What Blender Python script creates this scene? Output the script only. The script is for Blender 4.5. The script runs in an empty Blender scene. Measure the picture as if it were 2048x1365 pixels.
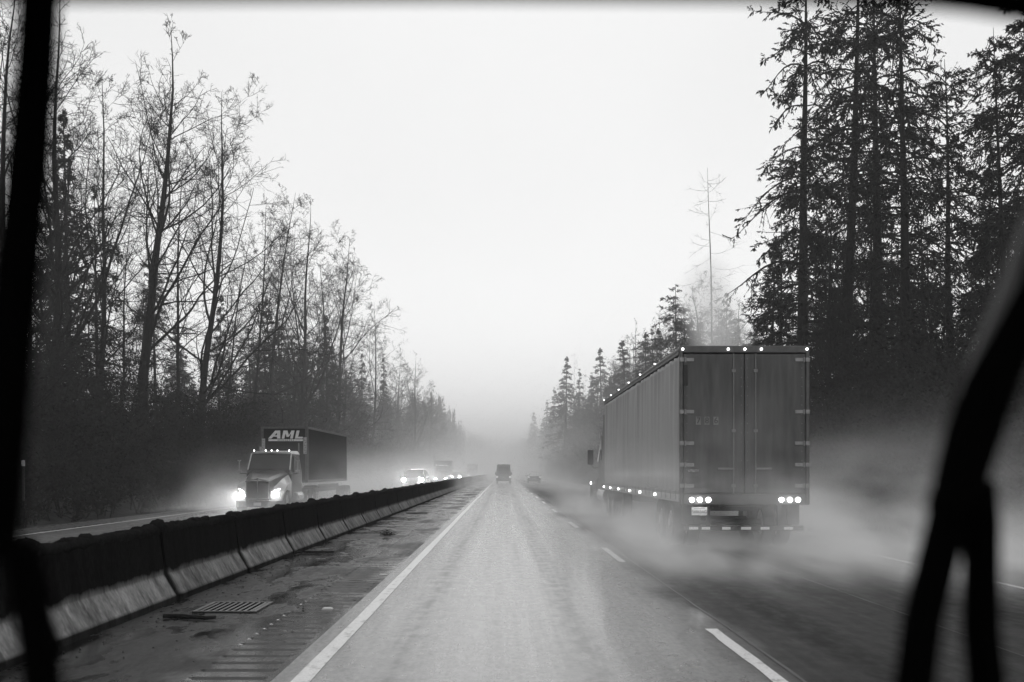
import bpy, math, random
import numpy as np
from mathutils import Vector
R = math.radians
random.seed(7)
rng = np.random.default_rng(11)
SC = bpy.context.scene
COL = SC.collection

# ------------------------------------------------------------------ camera
F = 1991.0; CX = 1006.0; HY = 944.0; CH = 1.58      # photo pixels: focal length, vanishing point; camera height
def P(px, py, Y): return Vector(((px-CX)/F*Y, Y, CH-(py-HY)/F*Y))
def PX(px, Y): return (px-CX)/F*Y
cd = bpy.data.cameras.new('camera'); cam = bpy.data.objects.new('camera', cd); COL.objects.link(cam)
cam.location = (0, 0, CH); cam.rotation_euler = (R(90), 0, 0)
cd.sensor_width = 36; cd.lens = 35
cd.shift_x = 18/2048; cd.shift_y = (HY-682.5)/2048
cd.clip_start = 0.05; cd.clip_end = 5000
cd.dof.use_dof = True; cd.dof.focus_distance = 32; cd.dof.aperture_fstop = 4.2
SC.camera = cam
# ------------------------------------------------------------------ world: overcast, black-and-white
SKY_E, SKY_R = 50, 0
W = bpy.data.worlds.new('World'); SC.world = W; W.use_nodes = True
nt = W.node_tree; nt.nodes.clear()
wo = nt.nodes.new('ShaderNodeOutputWorld'); bg = nt.nodes.new('ShaderNodeBackground')
sky = nt.nodes.new('ShaderNodeTexSky'); sky.sky_type = 'NISHITA'; sky.sun_disc = False
sky.sun_elevation = R(SKY_E); sky.sun_rotation = R(SKY_R); sky.air_density = 2; sky.dust_density = 6
bw = nt.nodes.new('ShaderNodeRGBToBW'); mx = nt.nodes.new('ShaderNodeMix'); mx.data_type = 'FLOAT'
mx.inputs[0].default_value = 0.93; mx.inputs[3].default_value = 9.2    # an even cloud deck over the clear-sky model
tcw = nt.nodes.new('ShaderNodeTexCoord'); nzw = nt.nodes.new('ShaderNodeTexNoise')
nzw.inputs['Scale'].default_value = 1.6; nzw.inputs['Detail'].default_value = 3
mrw = nt.nodes.new('ShaderNodeMapRange'); mrw.inputs[1].default_value = .3; mrw.inputs[2].default_value = .7
mrw.inputs[3].default_value = 8.4; mrw.inputs[4].default_value = 9.3
nt.links.new(tcw.outputs['Generated'], nzw.inputs['Vector']); nt.links.new(nzw.outputs[0], mrw.inputs[0]); 
spw = nt.nodes.new('ShaderNodeSeparateXYZ'); nt.links.new(tcw.outputs['Generated'], spw.inputs[0])
mre = nt.nodes.new('ShaderNodeMapRange'); mre.inputs[1].default_value = 0; mre.inputs[2].default_value = .42; mre.inputs[3].default_value = 1.22; mre.inputs[4].default_value = .98
mre.interpolation_type = 'SMOOTHSTEP'; nt.links.new(spw.outputs[2], mre.inputs[0])
mmw = nt.nodes.new('ShaderNodeMath'); mmw.operation = 'MULTIPLY'; nt.links.new(mre.outputs[0], mmw.inputs[0]); nt.links.new(mrw.outputs[0], mmw.inputs[1]); nt.links.new(mmw.outputs[0], mx.inputs[3])
nt.links.new(sky.outputs[0], bw.inputs[0]); nt.links.new(bw.outputs[0], mx.inputs[2])
nt.links.new(mx.outputs[0], bg.inputs[0]); bg.inputs[1].default_value = 0.1
nt.links.new(bg.outputs[0], wo.inputs[0])
sl = bpy.data.lights.new('sun', 'SUN'); so = bpy.data.objects.new('sun', sl); COL.objects.link(so)
sl.energy = 1.0; sl.angle = R(40); sl.color = (1, 1, 1)
so.rotation_euler = (R(-(90-SKY_E)), 0, R(-SKY_R))      # shines from ahead of the camera
SC.view_settings.view_transform = 'Standard'; SC.view_settings.look = 'None'
SC.view_settings.exposure = 0.0; SC.view_settings.gamma = 1
cy = SC.cycles
cy.use_denoising = True; cy.max_bounces = 8; cy.volume_bounces = 6; cy.diffuse_bounces = 2; cy.glossy_bounces = 3
cy.transparent_max_bounces = 12; cy.volume_step_rate = 1.0; cy.volume_max_steps = 128
cy.sample_clamp_indirect = 4.0; cy.use_adaptive_sampling = True; cy.adaptive_threshold = 0.02

# ------------------------------------------------------------------ materials (all grey: the photograph is black-and-white)
MATS = {}
def mat(name, v, rough=0.6, metal=0.0, var=0.25, scale=6.0, emit=0.0, spec=0.5, bump=0.0, detail=4, stretch=None):
    if name in MATS: return MATS[name]
    m = bpy.data.materials.new(name); m.use_nodes = True; n = m.node_tree; b = n.nodes['Principled BSDF']
    b.inputs['Roughness'].default_value = rough; b.inputs['Metallic'].default_value = metal
    b.inputs['Specular IOR Level'].default_value = spec
    tc = n.nodes.new('ShaderNodeTexCoord'); nz = n.nodes.new('ShaderNodeTexNoise')
    nz.inputs['Scale'].default_value = scale; nz.inputs['Detail'].default_value = detail
    mp = n.nodes.new('ShaderNodeMapping'); n.links.new(tc.outputs['Object'], mp.inputs[0]); n.links.new(mp.outputs[0], nz.inputs['Vector'])
    if stretch: mp.inputs['Scale'].default_value = stretch
    mr = n.nodes.new('ShaderNodeMapRange'); mr.inputs[1].default_value = 0.25; mr.inputs[2].default_value = 0.75
    mr.inputs[3].default_value = v*(1-var); mr.inputs[4].default_value = v*(1+var)
    n.links.new(nz.outputs[0], mr.inputs[0]); n.links.new(mr.outputs[0], b.inputs['Base Color'])
    if bump:
        bp = n.nodes.new('ShaderNodeBump'); bp.inputs['Strength'].default_value = bump; bp.inputs['Distance'].default_value = .02
        n.links.new(nz.outputs[0], bp.inputs['Height']); n.links.new(bp.outputs[0], b.inputs['Normal'])
    if emit:
        b.inputs['Emission Color'].default_value = (1, 1, 1, 1); b.inputs['Emission Strength'].default_value = emit
    MATS[name] = m; return m
def N(m, t): return m.node_tree.nodes.new(t)
def L(m, a, b): m.node_tree.links.new(a, b)
def math_n(m, op, a, b=None):
    x = N(m, 'ShaderNodeMath'); x.operation = op
    for i, q in enumerate((a, b)):
        if q is None: continue
        if isinstance(q, (int, float)): x.inputs[i].default_value = q
        else: L(m, q, x.inputs[i])
    return x.outputs[0]
def rng_n(m, a, f0, f1, t0, t1):
    x = N(m, 'ShaderNodeMapRange'); L(m, a, x.inputs[0])
    for i, q in enumerate((f0, f1, t0, t1)): x.inputs[i+1].default_value = q
    return x.outputs[0]
def noise_n(m, coord, scale, detail=4, stretch=(1, 1, 1), rough=.5):
    mp = N(m, 'ShaderNodeMapping'); mp.inputs['Scale'].default_value = stretch; L(m, coord, mp.inputs[0])
    z = N(m, 'ShaderNodeTexNoise'); z.inputs['Scale'].default_value = scale; z.inputs['Detail'].default_value = detail
    z.inputs['Roughness'].default_value = rough; L(m, mp.outputs[0], z.inputs['Vector']); return z.outputs[0]

def road_mat(name, base, tracks, r0=.2, r1=.42, wet=.3, spec=.5, lane2=None, patch=0, fx=1.):
    m = bpy.data.materials.new(name); m.use_nodes = True; b = m.node_tree.nodes['Principled BSDF']
    co = N(m, 'ShaderNodeTexCoord').outputs['Object']; sp = N(m, 'ShaderNodeSeparateXYZ'); L(m, co, sp.inputs[0])
    big = noise_n(m, co, .7, 5, (1, .12, 1), .6); fine = noise_n(m, co, 20, 5, (1, .5, 1), .85); mid = noise_n(m, co, 6, 4, (1, .5, 1), .6)
    tr = None; stk = noise_n(m, co, 4.5, 4, (1,.018,1), .65)
    for tx, wd in tracks:                              # worn wheel tracks with standing water
        d = math_n(m, 'ABSOLUTE', math_n(m, 'SUBTRACT', sp.outputs[0], tx))
        g = rng_n(m, d, 0, wd, 1, 0)
        tr = g if tr is None else math_n(m, 'MAXIMUM', tr, g)
    col = rng_n(m, fine, .34, .66, base*.35, base*1.7)
    col = math_n(m, 'MULTIPLY', col, rng_n(m, big, .3, .7, .7, 1.3))
    col = math_n(m, 'MULTIPLY', col, rng_n(m, stk, .3, .7, .62, 1.3))
    ro = math_n(m, 'ADD', rng_n(m, big, .3, .7, r0, r1), rng_n(m, stk, .3, .7, .07, -.06))
    ro = math_n(m, 'ADD', ro, rng_n(m, mid, .35, .7, -.05, .09))
    if tr is not None:
        trn = math_n(m, 'MULTIPLY', tr, rng_n(m, mid, .3, .6, .4, 1))
        col = math_n(m, 'MULTIPLY', col, rng_n(m, trn, 0, 1, 1, .42))
        ro = math_n(m, 'ADD', ro, math_n(m, 'MULTIPLY', trn, .15))
    b.inputs['Specular IOR Level'].default_value = spec
    b.inputs['Coat Weight'].default_value = wet; b.inputs['Coat Roughness'].default_value = .12
    if lane2:                                          # darker, rougher and less glossy right of the lane line
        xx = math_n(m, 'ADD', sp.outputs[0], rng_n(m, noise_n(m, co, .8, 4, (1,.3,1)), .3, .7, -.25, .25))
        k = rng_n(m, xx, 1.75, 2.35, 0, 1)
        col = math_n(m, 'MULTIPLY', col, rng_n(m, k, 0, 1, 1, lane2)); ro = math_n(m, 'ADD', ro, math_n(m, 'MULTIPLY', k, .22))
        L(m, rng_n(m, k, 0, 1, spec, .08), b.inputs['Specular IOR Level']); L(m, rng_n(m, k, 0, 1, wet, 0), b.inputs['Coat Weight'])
    if patch:                                          # coarse dry-looking patches against sheets of standing water
        q = rng_n(m, noise_n(m, co, .75, 5, (1,.45,1), .6), .44, .54, 0, 1)
        ro = math_n(m, 'ADD', ro, math_n(m, 'MULTIPLY', q, -.34)); col = math_n(m, 'MULTIPLY', col, rng_n(m, q, 0, 1, 1.0, .15))
        L(m, rng_n(m, q, 0, 1, spec*.3, spec), b.inputs['Specular IOR Level']); L(m, rng_n(m, q, 0, 1, 0, wet), b.inputs['Coat Weight'])
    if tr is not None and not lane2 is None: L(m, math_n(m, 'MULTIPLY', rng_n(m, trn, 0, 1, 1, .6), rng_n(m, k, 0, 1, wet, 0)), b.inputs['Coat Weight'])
    L(m, col, b.inputs['Base Color']); L(m, ro, b.inputs['Roughness'])
    bp = N(m, 'ShaderNodeBump'); bp.inputs['Strength'].default_value = .35; bp.inputs['Distance'].default_value = .010
    if patch: L(m, rng_n(m, q, 0, 1, .6, .04), bp.inputs['Strength'])
    h = math_n(m, 'ADD', fine, math_n(m, 'MULTIPLY', mid, 1.2)); L(m, h, bp.inputs['Height']); L(m, bp.outputs[0], b.inputs['Normal'])
    return m
def paint_mat(name, v):
    m = bpy.data.materials.new(name); m.use_nodes = True; b = m.node_tree.nodes['Principled BSDF']
    co = N(m, 'ShaderNodeTexCoord').outputs['Object']
    w = noise_n(m, co, 9, 6, (1, .6, 1), .7)
    L(m, math_n(m, 'MULTIPLY', rng_n(m, w, .33, .46, .16, v), rng_n(m, noise_n(m, co, 40, 3), .3, .7, .75, 1.1)), b.inputs['Base Color']); b.inputs['Roughness'].default_value = .3
    return m
def barrier_mat():
    m = bpy.data.materials.new('barrier_concrete'); m.use_nodes = True; b = m.node_tree.nodes['Principled BSDF']
    co = N(m, 'ShaderNodeTexCoord').outputs['Object']; sp = N(m, 'ShaderNodeSeparateXYZ'); L(m, co, sp.inputs[0])
    oi = N(m, 'ShaderNodeObjectInfo')
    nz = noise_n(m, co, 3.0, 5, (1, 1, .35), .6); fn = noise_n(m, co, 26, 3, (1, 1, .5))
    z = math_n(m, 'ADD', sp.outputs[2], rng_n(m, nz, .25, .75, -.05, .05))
    up = rng_n(m, z, .31, .40, 0, 1)                    # upper face: wet concrete with the trees' dark reflection painted into its colour
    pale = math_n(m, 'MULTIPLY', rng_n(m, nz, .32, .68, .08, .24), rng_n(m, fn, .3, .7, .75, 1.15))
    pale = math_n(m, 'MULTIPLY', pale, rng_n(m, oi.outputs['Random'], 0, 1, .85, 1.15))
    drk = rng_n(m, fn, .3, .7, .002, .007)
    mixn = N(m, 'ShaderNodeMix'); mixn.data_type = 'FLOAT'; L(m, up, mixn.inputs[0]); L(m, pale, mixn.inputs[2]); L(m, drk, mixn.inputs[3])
    low = rng_n(m, sp.outputs[2], .06, .10, .12, 1)     # dirty toe
    je = math_n(m, 'MINIMUM', sp.outputs[1], math_n(m, 'SUBTRACT', 3.34, sp.outputs[1]))
    jt = rng_n(m, math_n(m, 'ADD', je, rng_n(m, nz, .3, .7, -.03, .03)), .02, .10, .22, 1)
    stn = rng_n(m, noise_n(m, co, 5, 4, (.3,1,.12), .6), .38, .55, .5, 1.1)      # run-off streaks down the slope
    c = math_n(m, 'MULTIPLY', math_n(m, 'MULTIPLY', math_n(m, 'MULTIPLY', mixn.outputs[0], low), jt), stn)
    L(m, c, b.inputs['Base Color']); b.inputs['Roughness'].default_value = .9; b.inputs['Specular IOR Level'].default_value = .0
    bp = N(m, 'ShaderNodeBump'); bp.inputs['Strength'].default_value = .4; bp.inputs['Distance'].default_value = .01; L(m, fn, bp.inputs['Height']); L(m, bp.outputs[0], b.inputs['Normal'])
    return m
def vol_mat(name, dens, box, zfall=None, noise=None, edge=None, aniso=0.0, step=0, gain=None):
    """volume whose density fades towards the edges of its box (object coords; box = half sizes)"""
    m = bpy.data.materials.new(name); m.use_nodes = True; n = m.node_tree
    n.nodes.remove(n.nodes['Principled BSDF']); v = N(m, 'ShaderNodeVolumePrincipled')
    v.inputs['Color'].default_value = (.995, .995, .995, 1); v.inputs['Anisotropy'].default_value = aniso
    L(m, v.outputs[0], n.nodes['Material Output'].inputs['Volume'])
    if zfall is None: v.inputs['Density'].default_value = dens; return m
    co = N(m, 'ShaderNodeTexCoord').outputs['Object']; sp = N(m, 'ShaderNodeSeparateXYZ'); L(m, co, sp.inputs[0])
    d = None
    for ax in (0, 1):
        a = math_n(m, 'ABSOLUTE', sp.outputs[ax]); g = rng_n(m, a, box[ax]*(1-edge[ax]), box[ax], 1, 0)
        m.node_tree.nodes[-1].interpolation_type = 'SMOOTHSTEP'
        d = g if d is None else math_n(m, 'MULTIPLY', d, g)
    e = math_n(m, 'EXPONENT', math_n(m, 'MULTIPLY', math_n(m, 'ADD', sp.outputs[2], box[2]), -1/zfall))
    top = rng_n(m, sp.outputs[2], box[2]*.4, box[2], 1, 0)
    d = math_n(m, 'MULTIPLY', math_n(m, 'MULTIPLY', d, e), top)
    if noise:
        z = noise_n(m, co, noise[0], 3, noise[1], .55)
        d = math_n(m, 'MULTIPLY', d, rng_n(m, z, noise[2], noise[3], 0, 1))
    L(m, math_n(m, 'MULTIPLY', d, dens), v.inputs['Density'])
    return m

# ------------------------------------------------------------------ mesh helpers
class MB:
    def __init__(s): s.v = []; s.f = []
    def add(s, vs, fs):
        o = len(s.v); s.v += [tuple(q) for q in vs]; s.f += [tuple(i+o for i in f) for f in fs]; return s
    def box(s, x0, x1, y0, y1, z0, z1, bev=0.0):
        if x0 > x1: x0, x1 = x1, x0
        if y0 > y1: y0, y1 = y1, y0
        if z0 > z1: z0, z1 = z1, z0
        b = min(bev, (x1-x0)*.45, (y1-y0)*.45, (z1-z0)*.45)
        if b <= 0:
            return s.add([(x0,y0,z0),(x1,y0,z0),(x1,y1,z0),(x0,y1,z0),(x0,y0,z1),(x1,y0,z1),(x1,y1,z1),(x0,y1,z1)],
                [(0,3,2,1),(4,5,6,7),(0,1,5,4),(1,2,6,5),(2,3,7,6),(3,0,4,7)])
        vs = []; X=(x0,x1); Y=(y0,y1); Z=(z0,z1); ix = {}
        for i in (0,1):
            for j in (0,1):
                for k in (0,1):
                    sx, sy, sz = (1,-1)[i], (1,-1)[j], (1,-1)[k]
                    for a in range(3):
                        q = [X[i]+sx*b, Y[j]+sy*b, Z[k]+sz*b]; q[a] -= (sx,sy,sz)[a]*b
                        ix[i,j,k,a] = len(vs); vs.append(q)
        fs = []
        g = lambda *t: ix[t]
        for a in range(3):
            for sd in (0,1):
                o = [t for t in range(3) if t != a]
                lp = []
                for (p, q) in ((0,0),(1,0),(1,1),(0,1)):
                    c = [0,0,0]; c[a]=sd; c[o[0]]=p; c[o[1]]=q; lp.append(g(c[0],c[1],c[2],a))
                fs.append(tuple(lp))
        for a in range(3):        # edges along axis a
            o = [t for t in range(3) if t != a]
            for p in (0,1):
                for q in (0,1):
                    c0=[0,0,0]; c1=[0,0,0]; c0[o[0]]=c1[o[0]]=p; c0[o[1]]=c1[o[1]]=q; c0[a]=0; c1[a]=1
                    fs.append((g(*c0,o[0]), g(*c0,o[1]), g(*c1,o[1]), g(*c1,o[0])))
        for i in (0,1):
            for j in (0,1):
                for k in (0,1): fs.append((g(i,j,k,0), g(i,j,k,1), g(i,j,k,2)))
        return s.add(vs, fs)
    def tube(s, pts, rs, n=8, cap=True):
        pts = [Vector(p) for p in pts]
        if isinstance(rs, (int, float)): rs = [rs]*len(pts)
        vs = []; fs = []
        for i, p in enumerate(pts):
            t = (pts[min(i+1, len(pts)-1)]-pts[max(i-1, 0)]).normalized()
            a = t.cross(Vector((0,0,1))) if abs(t.z) < .9 else t.cross(Vector((1,0,0)))
            a.normalize(); b = t.cross(a)
            for k in range(n):
                w = 2*math.pi*k/n; vs.append(p+(a*math.cos(w)+b*math.sin(w))*rs[i])
        for i in range(len(pts)-1):
            for k in range(n): fs.append((i*n+k, i*n+(k+1)%n, (i+1)*n+(k+1)%n, (i+1)*n+k))
        if cap: fs.append(tuple(range(n-1,-1,-1))); fs.append(tuple((len(pts)-1)*n+k for k in range(n)))
        return s.add(vs, fs)
    def disc(s, c, r, ax, d, n=24, hole=0.0):     # solid disc/ring along axis ax, thickness d
        c = Vector(c); vs = []; fs = []
        e = [Vector((1,0,0)), Vector((0,1,0)), Vector((0,0,1))]; A = e[ax]; U = e[(ax+1)%3]; V = e[(ax+2)%3]
        if not hole:
            for h in (-.5,.5):
                for rr, hh in ((r, h*.7), (r*.92, h)):
                    for k in range(n):
                        w = 2*math.pi*k/n; vs.append(c+A*hh*d+(U*math.cos(w)+V*math.sin(w))*rr)
            q = lambda i,k: i*n+k%n
            for k in range(n):
                fs += [(q(0,k),q(0,k+1),q(2,k+1),q(2,k)), (q(0,k),q(1,k),q(1,k+1),q(0,k+1)), (q(2,k),q(2,k+1),q(3,k+1),q(3,k))]
            fs += [tuple(q(1,k) for k in range(n)), tuple(q(3,k) for k in range(n-1,-1,-1))]
        else:
            prof = [(hole,-.35),(r*.95,-.5),(r,-.35),(r,.35),(r*.95,.5),(hole,.35)]
            for rr, hh in prof:
                for k in range(n):
                    w = 2*math.pi*k/n; vs.append(c+A*hh*d+(U*math.cos(w)+V*math.sin(w))*rr)
            m = len(prof)
            for i in range(m):
                for k in range(n): fs.append((i*n+k, i*n+(k+1)%n, ((i+1)%m)*n+(k+1)%n, ((i+1)%m)*n+k))
        return s.add(vs, fs)
    def loft(s, rings, cap=True):
        n = len(rings[0]); vs = [p for r_ in rings for p in r_]; fs = []
        for i in range(len(rings)-1):
            for k in range(n): fs.append((i*n+k, i*n+(k+1)%n, (i+1)*n+(k+1)%n, (i+1)*n+k))
        if cap: fs.append(tuple(range(n))); fs.append(tuple((len(rings)-1)*n+k for k in range(n-1,-1,-1)))
        return s.add(vs, fs)
    def prism(s, pts, off):                        # planar polygon + thickness vector
        n = len(pts); pts = [Vector(p) for p in pts]; off = Vector(off)
        return s.add(pts+[p+off for p in pts], [tuple(range(n)), tuple(range(2*n-1, n-1, -1))]+[(i, (i+1)%n, n+(i+1)%n, n+i) for i in range(n)])
    def build(s, name, m, parent=None, smooth=False):
        me = bpy.data.meshes.new(name); me.from_pydata(s.v, [], s.f); me.update()
        import bmesh
        b = bmesh.new(); b.from_mesh(me); bmesh.ops.recalc_face_normals(b, faces=b.faces); b.to_mesh(me); b.free()
        me.materials.append(m)
        if smooth:
            me.polygons.foreach_set('use_smooth', [True]*len(me.polygons))
        o = bpy.data.objects.new(name, me); COL.objects.link(o)
        if parent: o.parent = parent
        return o
def np_mesh(name, V, Fs, m):
    """V (n,3) and a list of face arrays (k,3) or (k,4)"""
    me = bpy.data.meshes.new(name)
    loops = np.concatenate([f.ravel() for f in Fs]).astype(np.int32)
    tot = np.concatenate([np.full(len(f), f.shape[1], np.int32) for f in Fs])
    st = np.concatenate([[0], np.cumsum(tot)[:-1]]).astype(np.int32)
    me.vertices.add(len(V)); me.vertices.foreach_set('co', V.astype(np.float32).ravel())
    me.loops.add(len(loops)); me.loops.foreach_set('vertex_index', loops)
    me.polygons.add(len(tot)); me.polygons.foreach_set('loop_start', st)
    me.update(calc_edges=True); me.validate(); me.materials.append(m); return me
def link(name, me, parent=None):
    o = bpy.data.objects.new(name, me); COL.objects.link(o)
    if parent: o.parent = parent
    return o
def tag(o, label=None, cat=None, group=None, kind=None):
    if label: o['label'] = label
    if cat: o['category'] = cat
    if group: o['group'] = group
    if kind: o['kind'] = kind
    return o
def thing(name, loc, label, cat, group=None, rz=0):
    o = bpy.data.objects.new(name, None); COL.objects.link(o); o.location = loc; o.rotation_euler.z = rz
    o.empty_display_size = .3
    return tag(o, label, cat, group)
def copy_tree(o, parent=None):
    c = o.copy(); COL.objects.link(c)
    if parent: c.parent = parent
    for ch in list(o.children): copy_tree(ch, c)
    return c
def text_mesh(s, size, name, m, parent, loc, rot, depth=.003, align='CENTER', shear=0, sx=1, bold=0, tracking=1):
    c = bpy.data.curves.new(name, 'FONT'); c.body = s; c.size = size; c.extrude = depth; c.align_x = align; c.align_y = 'CENTER'
    c.shear = shear; c.offset = bold; c.space_character = tracking; c.resolution_u = 3
    t = bpy.data.objects.new(name, c); COL.objects.link(t)
    bpy.context.view_layer.update()
    me = bpy.data.meshes.new_from_object(t.evaluated_get(bpy.context.evaluated_depsgraph_get()))
    bpy.data.objects.remove(t); me.materials.clear(); me.materials.append(m); me.name = name
    o = link(name, me, parent); o.location = loc; o.rotation_euler = rot; o.scale = (sx, 1, 1); return o

# ------------------------------------------------------------------ common materials
M = dict(
 black=mat('black_rubber', .012, .7), tyre=mat('tyre_rubber', .02, .75, var=.4, scale=30), rim=mat('rim_metal', .35, .35, .8),
 chrome=mat('chrome', .6, .18, 1.0, var=.05), dark=mat('dark_metal', .03, .45, .3), steel=mat('grey_steel', .22, .4, .6, scale=12),
 paint_d=mat('dark_paint', .018, .35, var=.15, spec=.3), paint_l=mat('pale_paint', .22, .3, var=.1), glass=mat('dark_glass', .008, .12, spec=.3, var=.05),
 cont=mat('container_paint', .010, .6, var=.5, scale=3, spec=.15, stretch=(1,1,.3)), white=mat('white_lettering', .55, .5, var=.15, scale=9),
 ledm=mat('marker_lamp_lens', .8, .3, emit=9), tail=mat('tail_lamp_lens', .8, .3, emit=14), head=mat('headlamp_lens', .9, .2, emit=60),
 headfar=mat('far_headlamp_lens', .9, .2, emit=800), drl=mat('running_lamp_lens', .9, .3, emit=9), taildim=mat('far_tail_lamp_lens', .8, .3, emit=1.2),
 tape=mat('reflective_tape', .75, .4, var=.1), plate=mat('plate_face', .7, .4, var=.04), ink=mat('plate_ink', .03, .6),
 bark=mat('wet_bark', .012, .8, var=.5, scale=4, bump=.5, stretch=(3,3,.6), spec=.08), twig=mat('bare_twigs', .012, .85, spec=.04),
 firbark=mat('fir_bark', .010, .85, var=.5, scale=5, bump=.6, stretch=(3,3,.5), spec=.04), needle=mat('fir_needles', .011, .8, var=.6, scale=1.2, spec=.03),
 dead=mat('dead_wood', .12, .8, spec=.2), brush=mat('brush_leaves', .020, .9, var=.6, scale=.8, spec=.02), moss=mat('barrier_moss', .008, .95, var=.6, scale=18, spec=.0, bump=.8))

# ------------------------------------------------------------------ setting: ground, roads, markings
def sheet(name, xs, zs, ys, m, kind='structure'):
    nx = len(xs); V = np.array([[x, y, z] for y in ys for x, z in zip(xs, zs)]); Fq = []
    for j in range(len(ys)-1):
        for i in range(nx-1): Fq.append((j*nx+i, j*nx+i+1, (j+1)*nx+i+1, (j+1)*nx+i))
    me = np_mesh(name, V, [np.array(Fq)], m); me.polygons.foreach_set('use_smooth', [False]*len(me.polygons)); o = link(name, me); tag(o, kind=kind); return o
gm = mat('verge_soil', .035, .9, var=.6, scale=1.5, spec=.1, bump=.8)
sheet('ground', [-900,-60,-22,-17.5,-16.2,-4.4,-4.05,9.9,10.8,13,20,60,900], [2,1.5,.6,-.45,-.35,-.36,-.03,-.03,-.35,-.5,.5,1.5,2], [-30,0,20,60,150,400,1000,2500], gm)
ys = [-20,0,10,20,40,80,160,320,640,1300]
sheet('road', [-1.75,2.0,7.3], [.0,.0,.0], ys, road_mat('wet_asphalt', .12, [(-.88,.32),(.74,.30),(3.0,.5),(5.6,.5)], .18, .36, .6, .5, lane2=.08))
sheet('opposite_road', [-15.6,-4.62], [-.27,-.27], ys, road_mat('wet_asphalt_opposite', .05, [(-12.6,.5),(-10.7,.5),(-8.6,.5),(-6.8,.5)]))
sheet('right_shoulder', [7.3,9.6], [.0,-.02], ys, road_mat('wet_shoulder_right', .02, [], .5, .6, 0, .15))
# left shoulder with milled rumble grooves
V = []; Fq = []
smat = road_mat('wet_shoulder', .018, [], .40, .52, .6, .24, patch=1)
xs = [-4.35,-3.3,-2.42,-2.38,-2.1,-1.84,-1.80,-1.75]
yl = [-20,0,4]; gl = [0,0,0]
y = 4.2
while y < 95:
    yl += [y, y+.035, y+.085, y+.12]; gl += [0,1,1,0]; y += .305
yl += [120,300,1300]; gl += [0,0,0]
for yy, g in zip(yl, gl):
    for i, x in enumerate(xs): V.append((x, yy, -.020 if (g and 3 <= i <= 5) else .0))
nx = len(xs)
for j in range(len(yl)-1):
    for i in range(nx-1): Fq.append((j*nx+i, j*nx+i+1, (j+1)*nx+i+1, (j+1)*nx+i))
me = np_mesh('left_shoulder', np.array(V), [np.array(Fq)], smat); me.materials.append(mat('groove_bottom', .014, .35, var=.6, scale=14, spec=.3)); me.polygons.foreach_set('material_index', [1 if (3 <= k%(nx-1) <= 4 and gl[k//(nx-1)]+gl[k//(nx-1)+1] >= 1) else 0 for k in range(len(me.polygons))]); me.polygons.foreach_set('use_smooth', [False]*len(me.polygons)); tag(link('left_shoulder', me), kind='structure')
pm = paint_mat('road_paint', .58); pm2 = paint_mat('worn_lane_paint', .42)
def line_strip(name, x0, x1, y0, y1, z=.004, m=None, n=60):
    ysx = np.linspace(y0**.5, y1**.5, n)**2; V = []; Fq = []
    for yy in ysx:
        w = rng.uniform(-.008, .008, 2)
        V += [(x0+w[0], yy, z), (x1+w[1], yy, z)]
    for j in range(n-1): Fq.append((2*j, 2*j+1, 2*j+3, 2*j+2))
    o = link(name, np_mesh(name, np.array(V), [np.array(Fq)], m or pm)); tag(o, kind='structure'); return o
line_strip('edge_line', -1.59, -1.45, 3, 600)
line_strip('edge_line', 7.0, 7.1, 3, 600, m=pm2)
line_strip('edge_line', -14.1, -13.97, 3, 600, -.266)
for k in range(18):
    y0 = 6.7+10.7*k; line_strip('lane_line', 2.03, 2.15, y0, y0+3.3, n=12, m=pm if k == 0 else pm2)
for k in range(14):
    y0 = 8+10.7*k; line_strip('lane_line', -9.5, -9.38, y0, y0+3.3, -.266, n=8)
line_strip('edge_line', -5.5, -5.4, 3, 600, -.266)
# puddled joints / tar seams along the lane edge
tar = mat('tar_seam', .012, .35)
line_strip('road_seam', 2.26, 2.285, 4, 200, .004, tar, 120)
line_strip('road_seam', 4.45, 4.47, 4, 100, .004, tar, 120)

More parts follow.
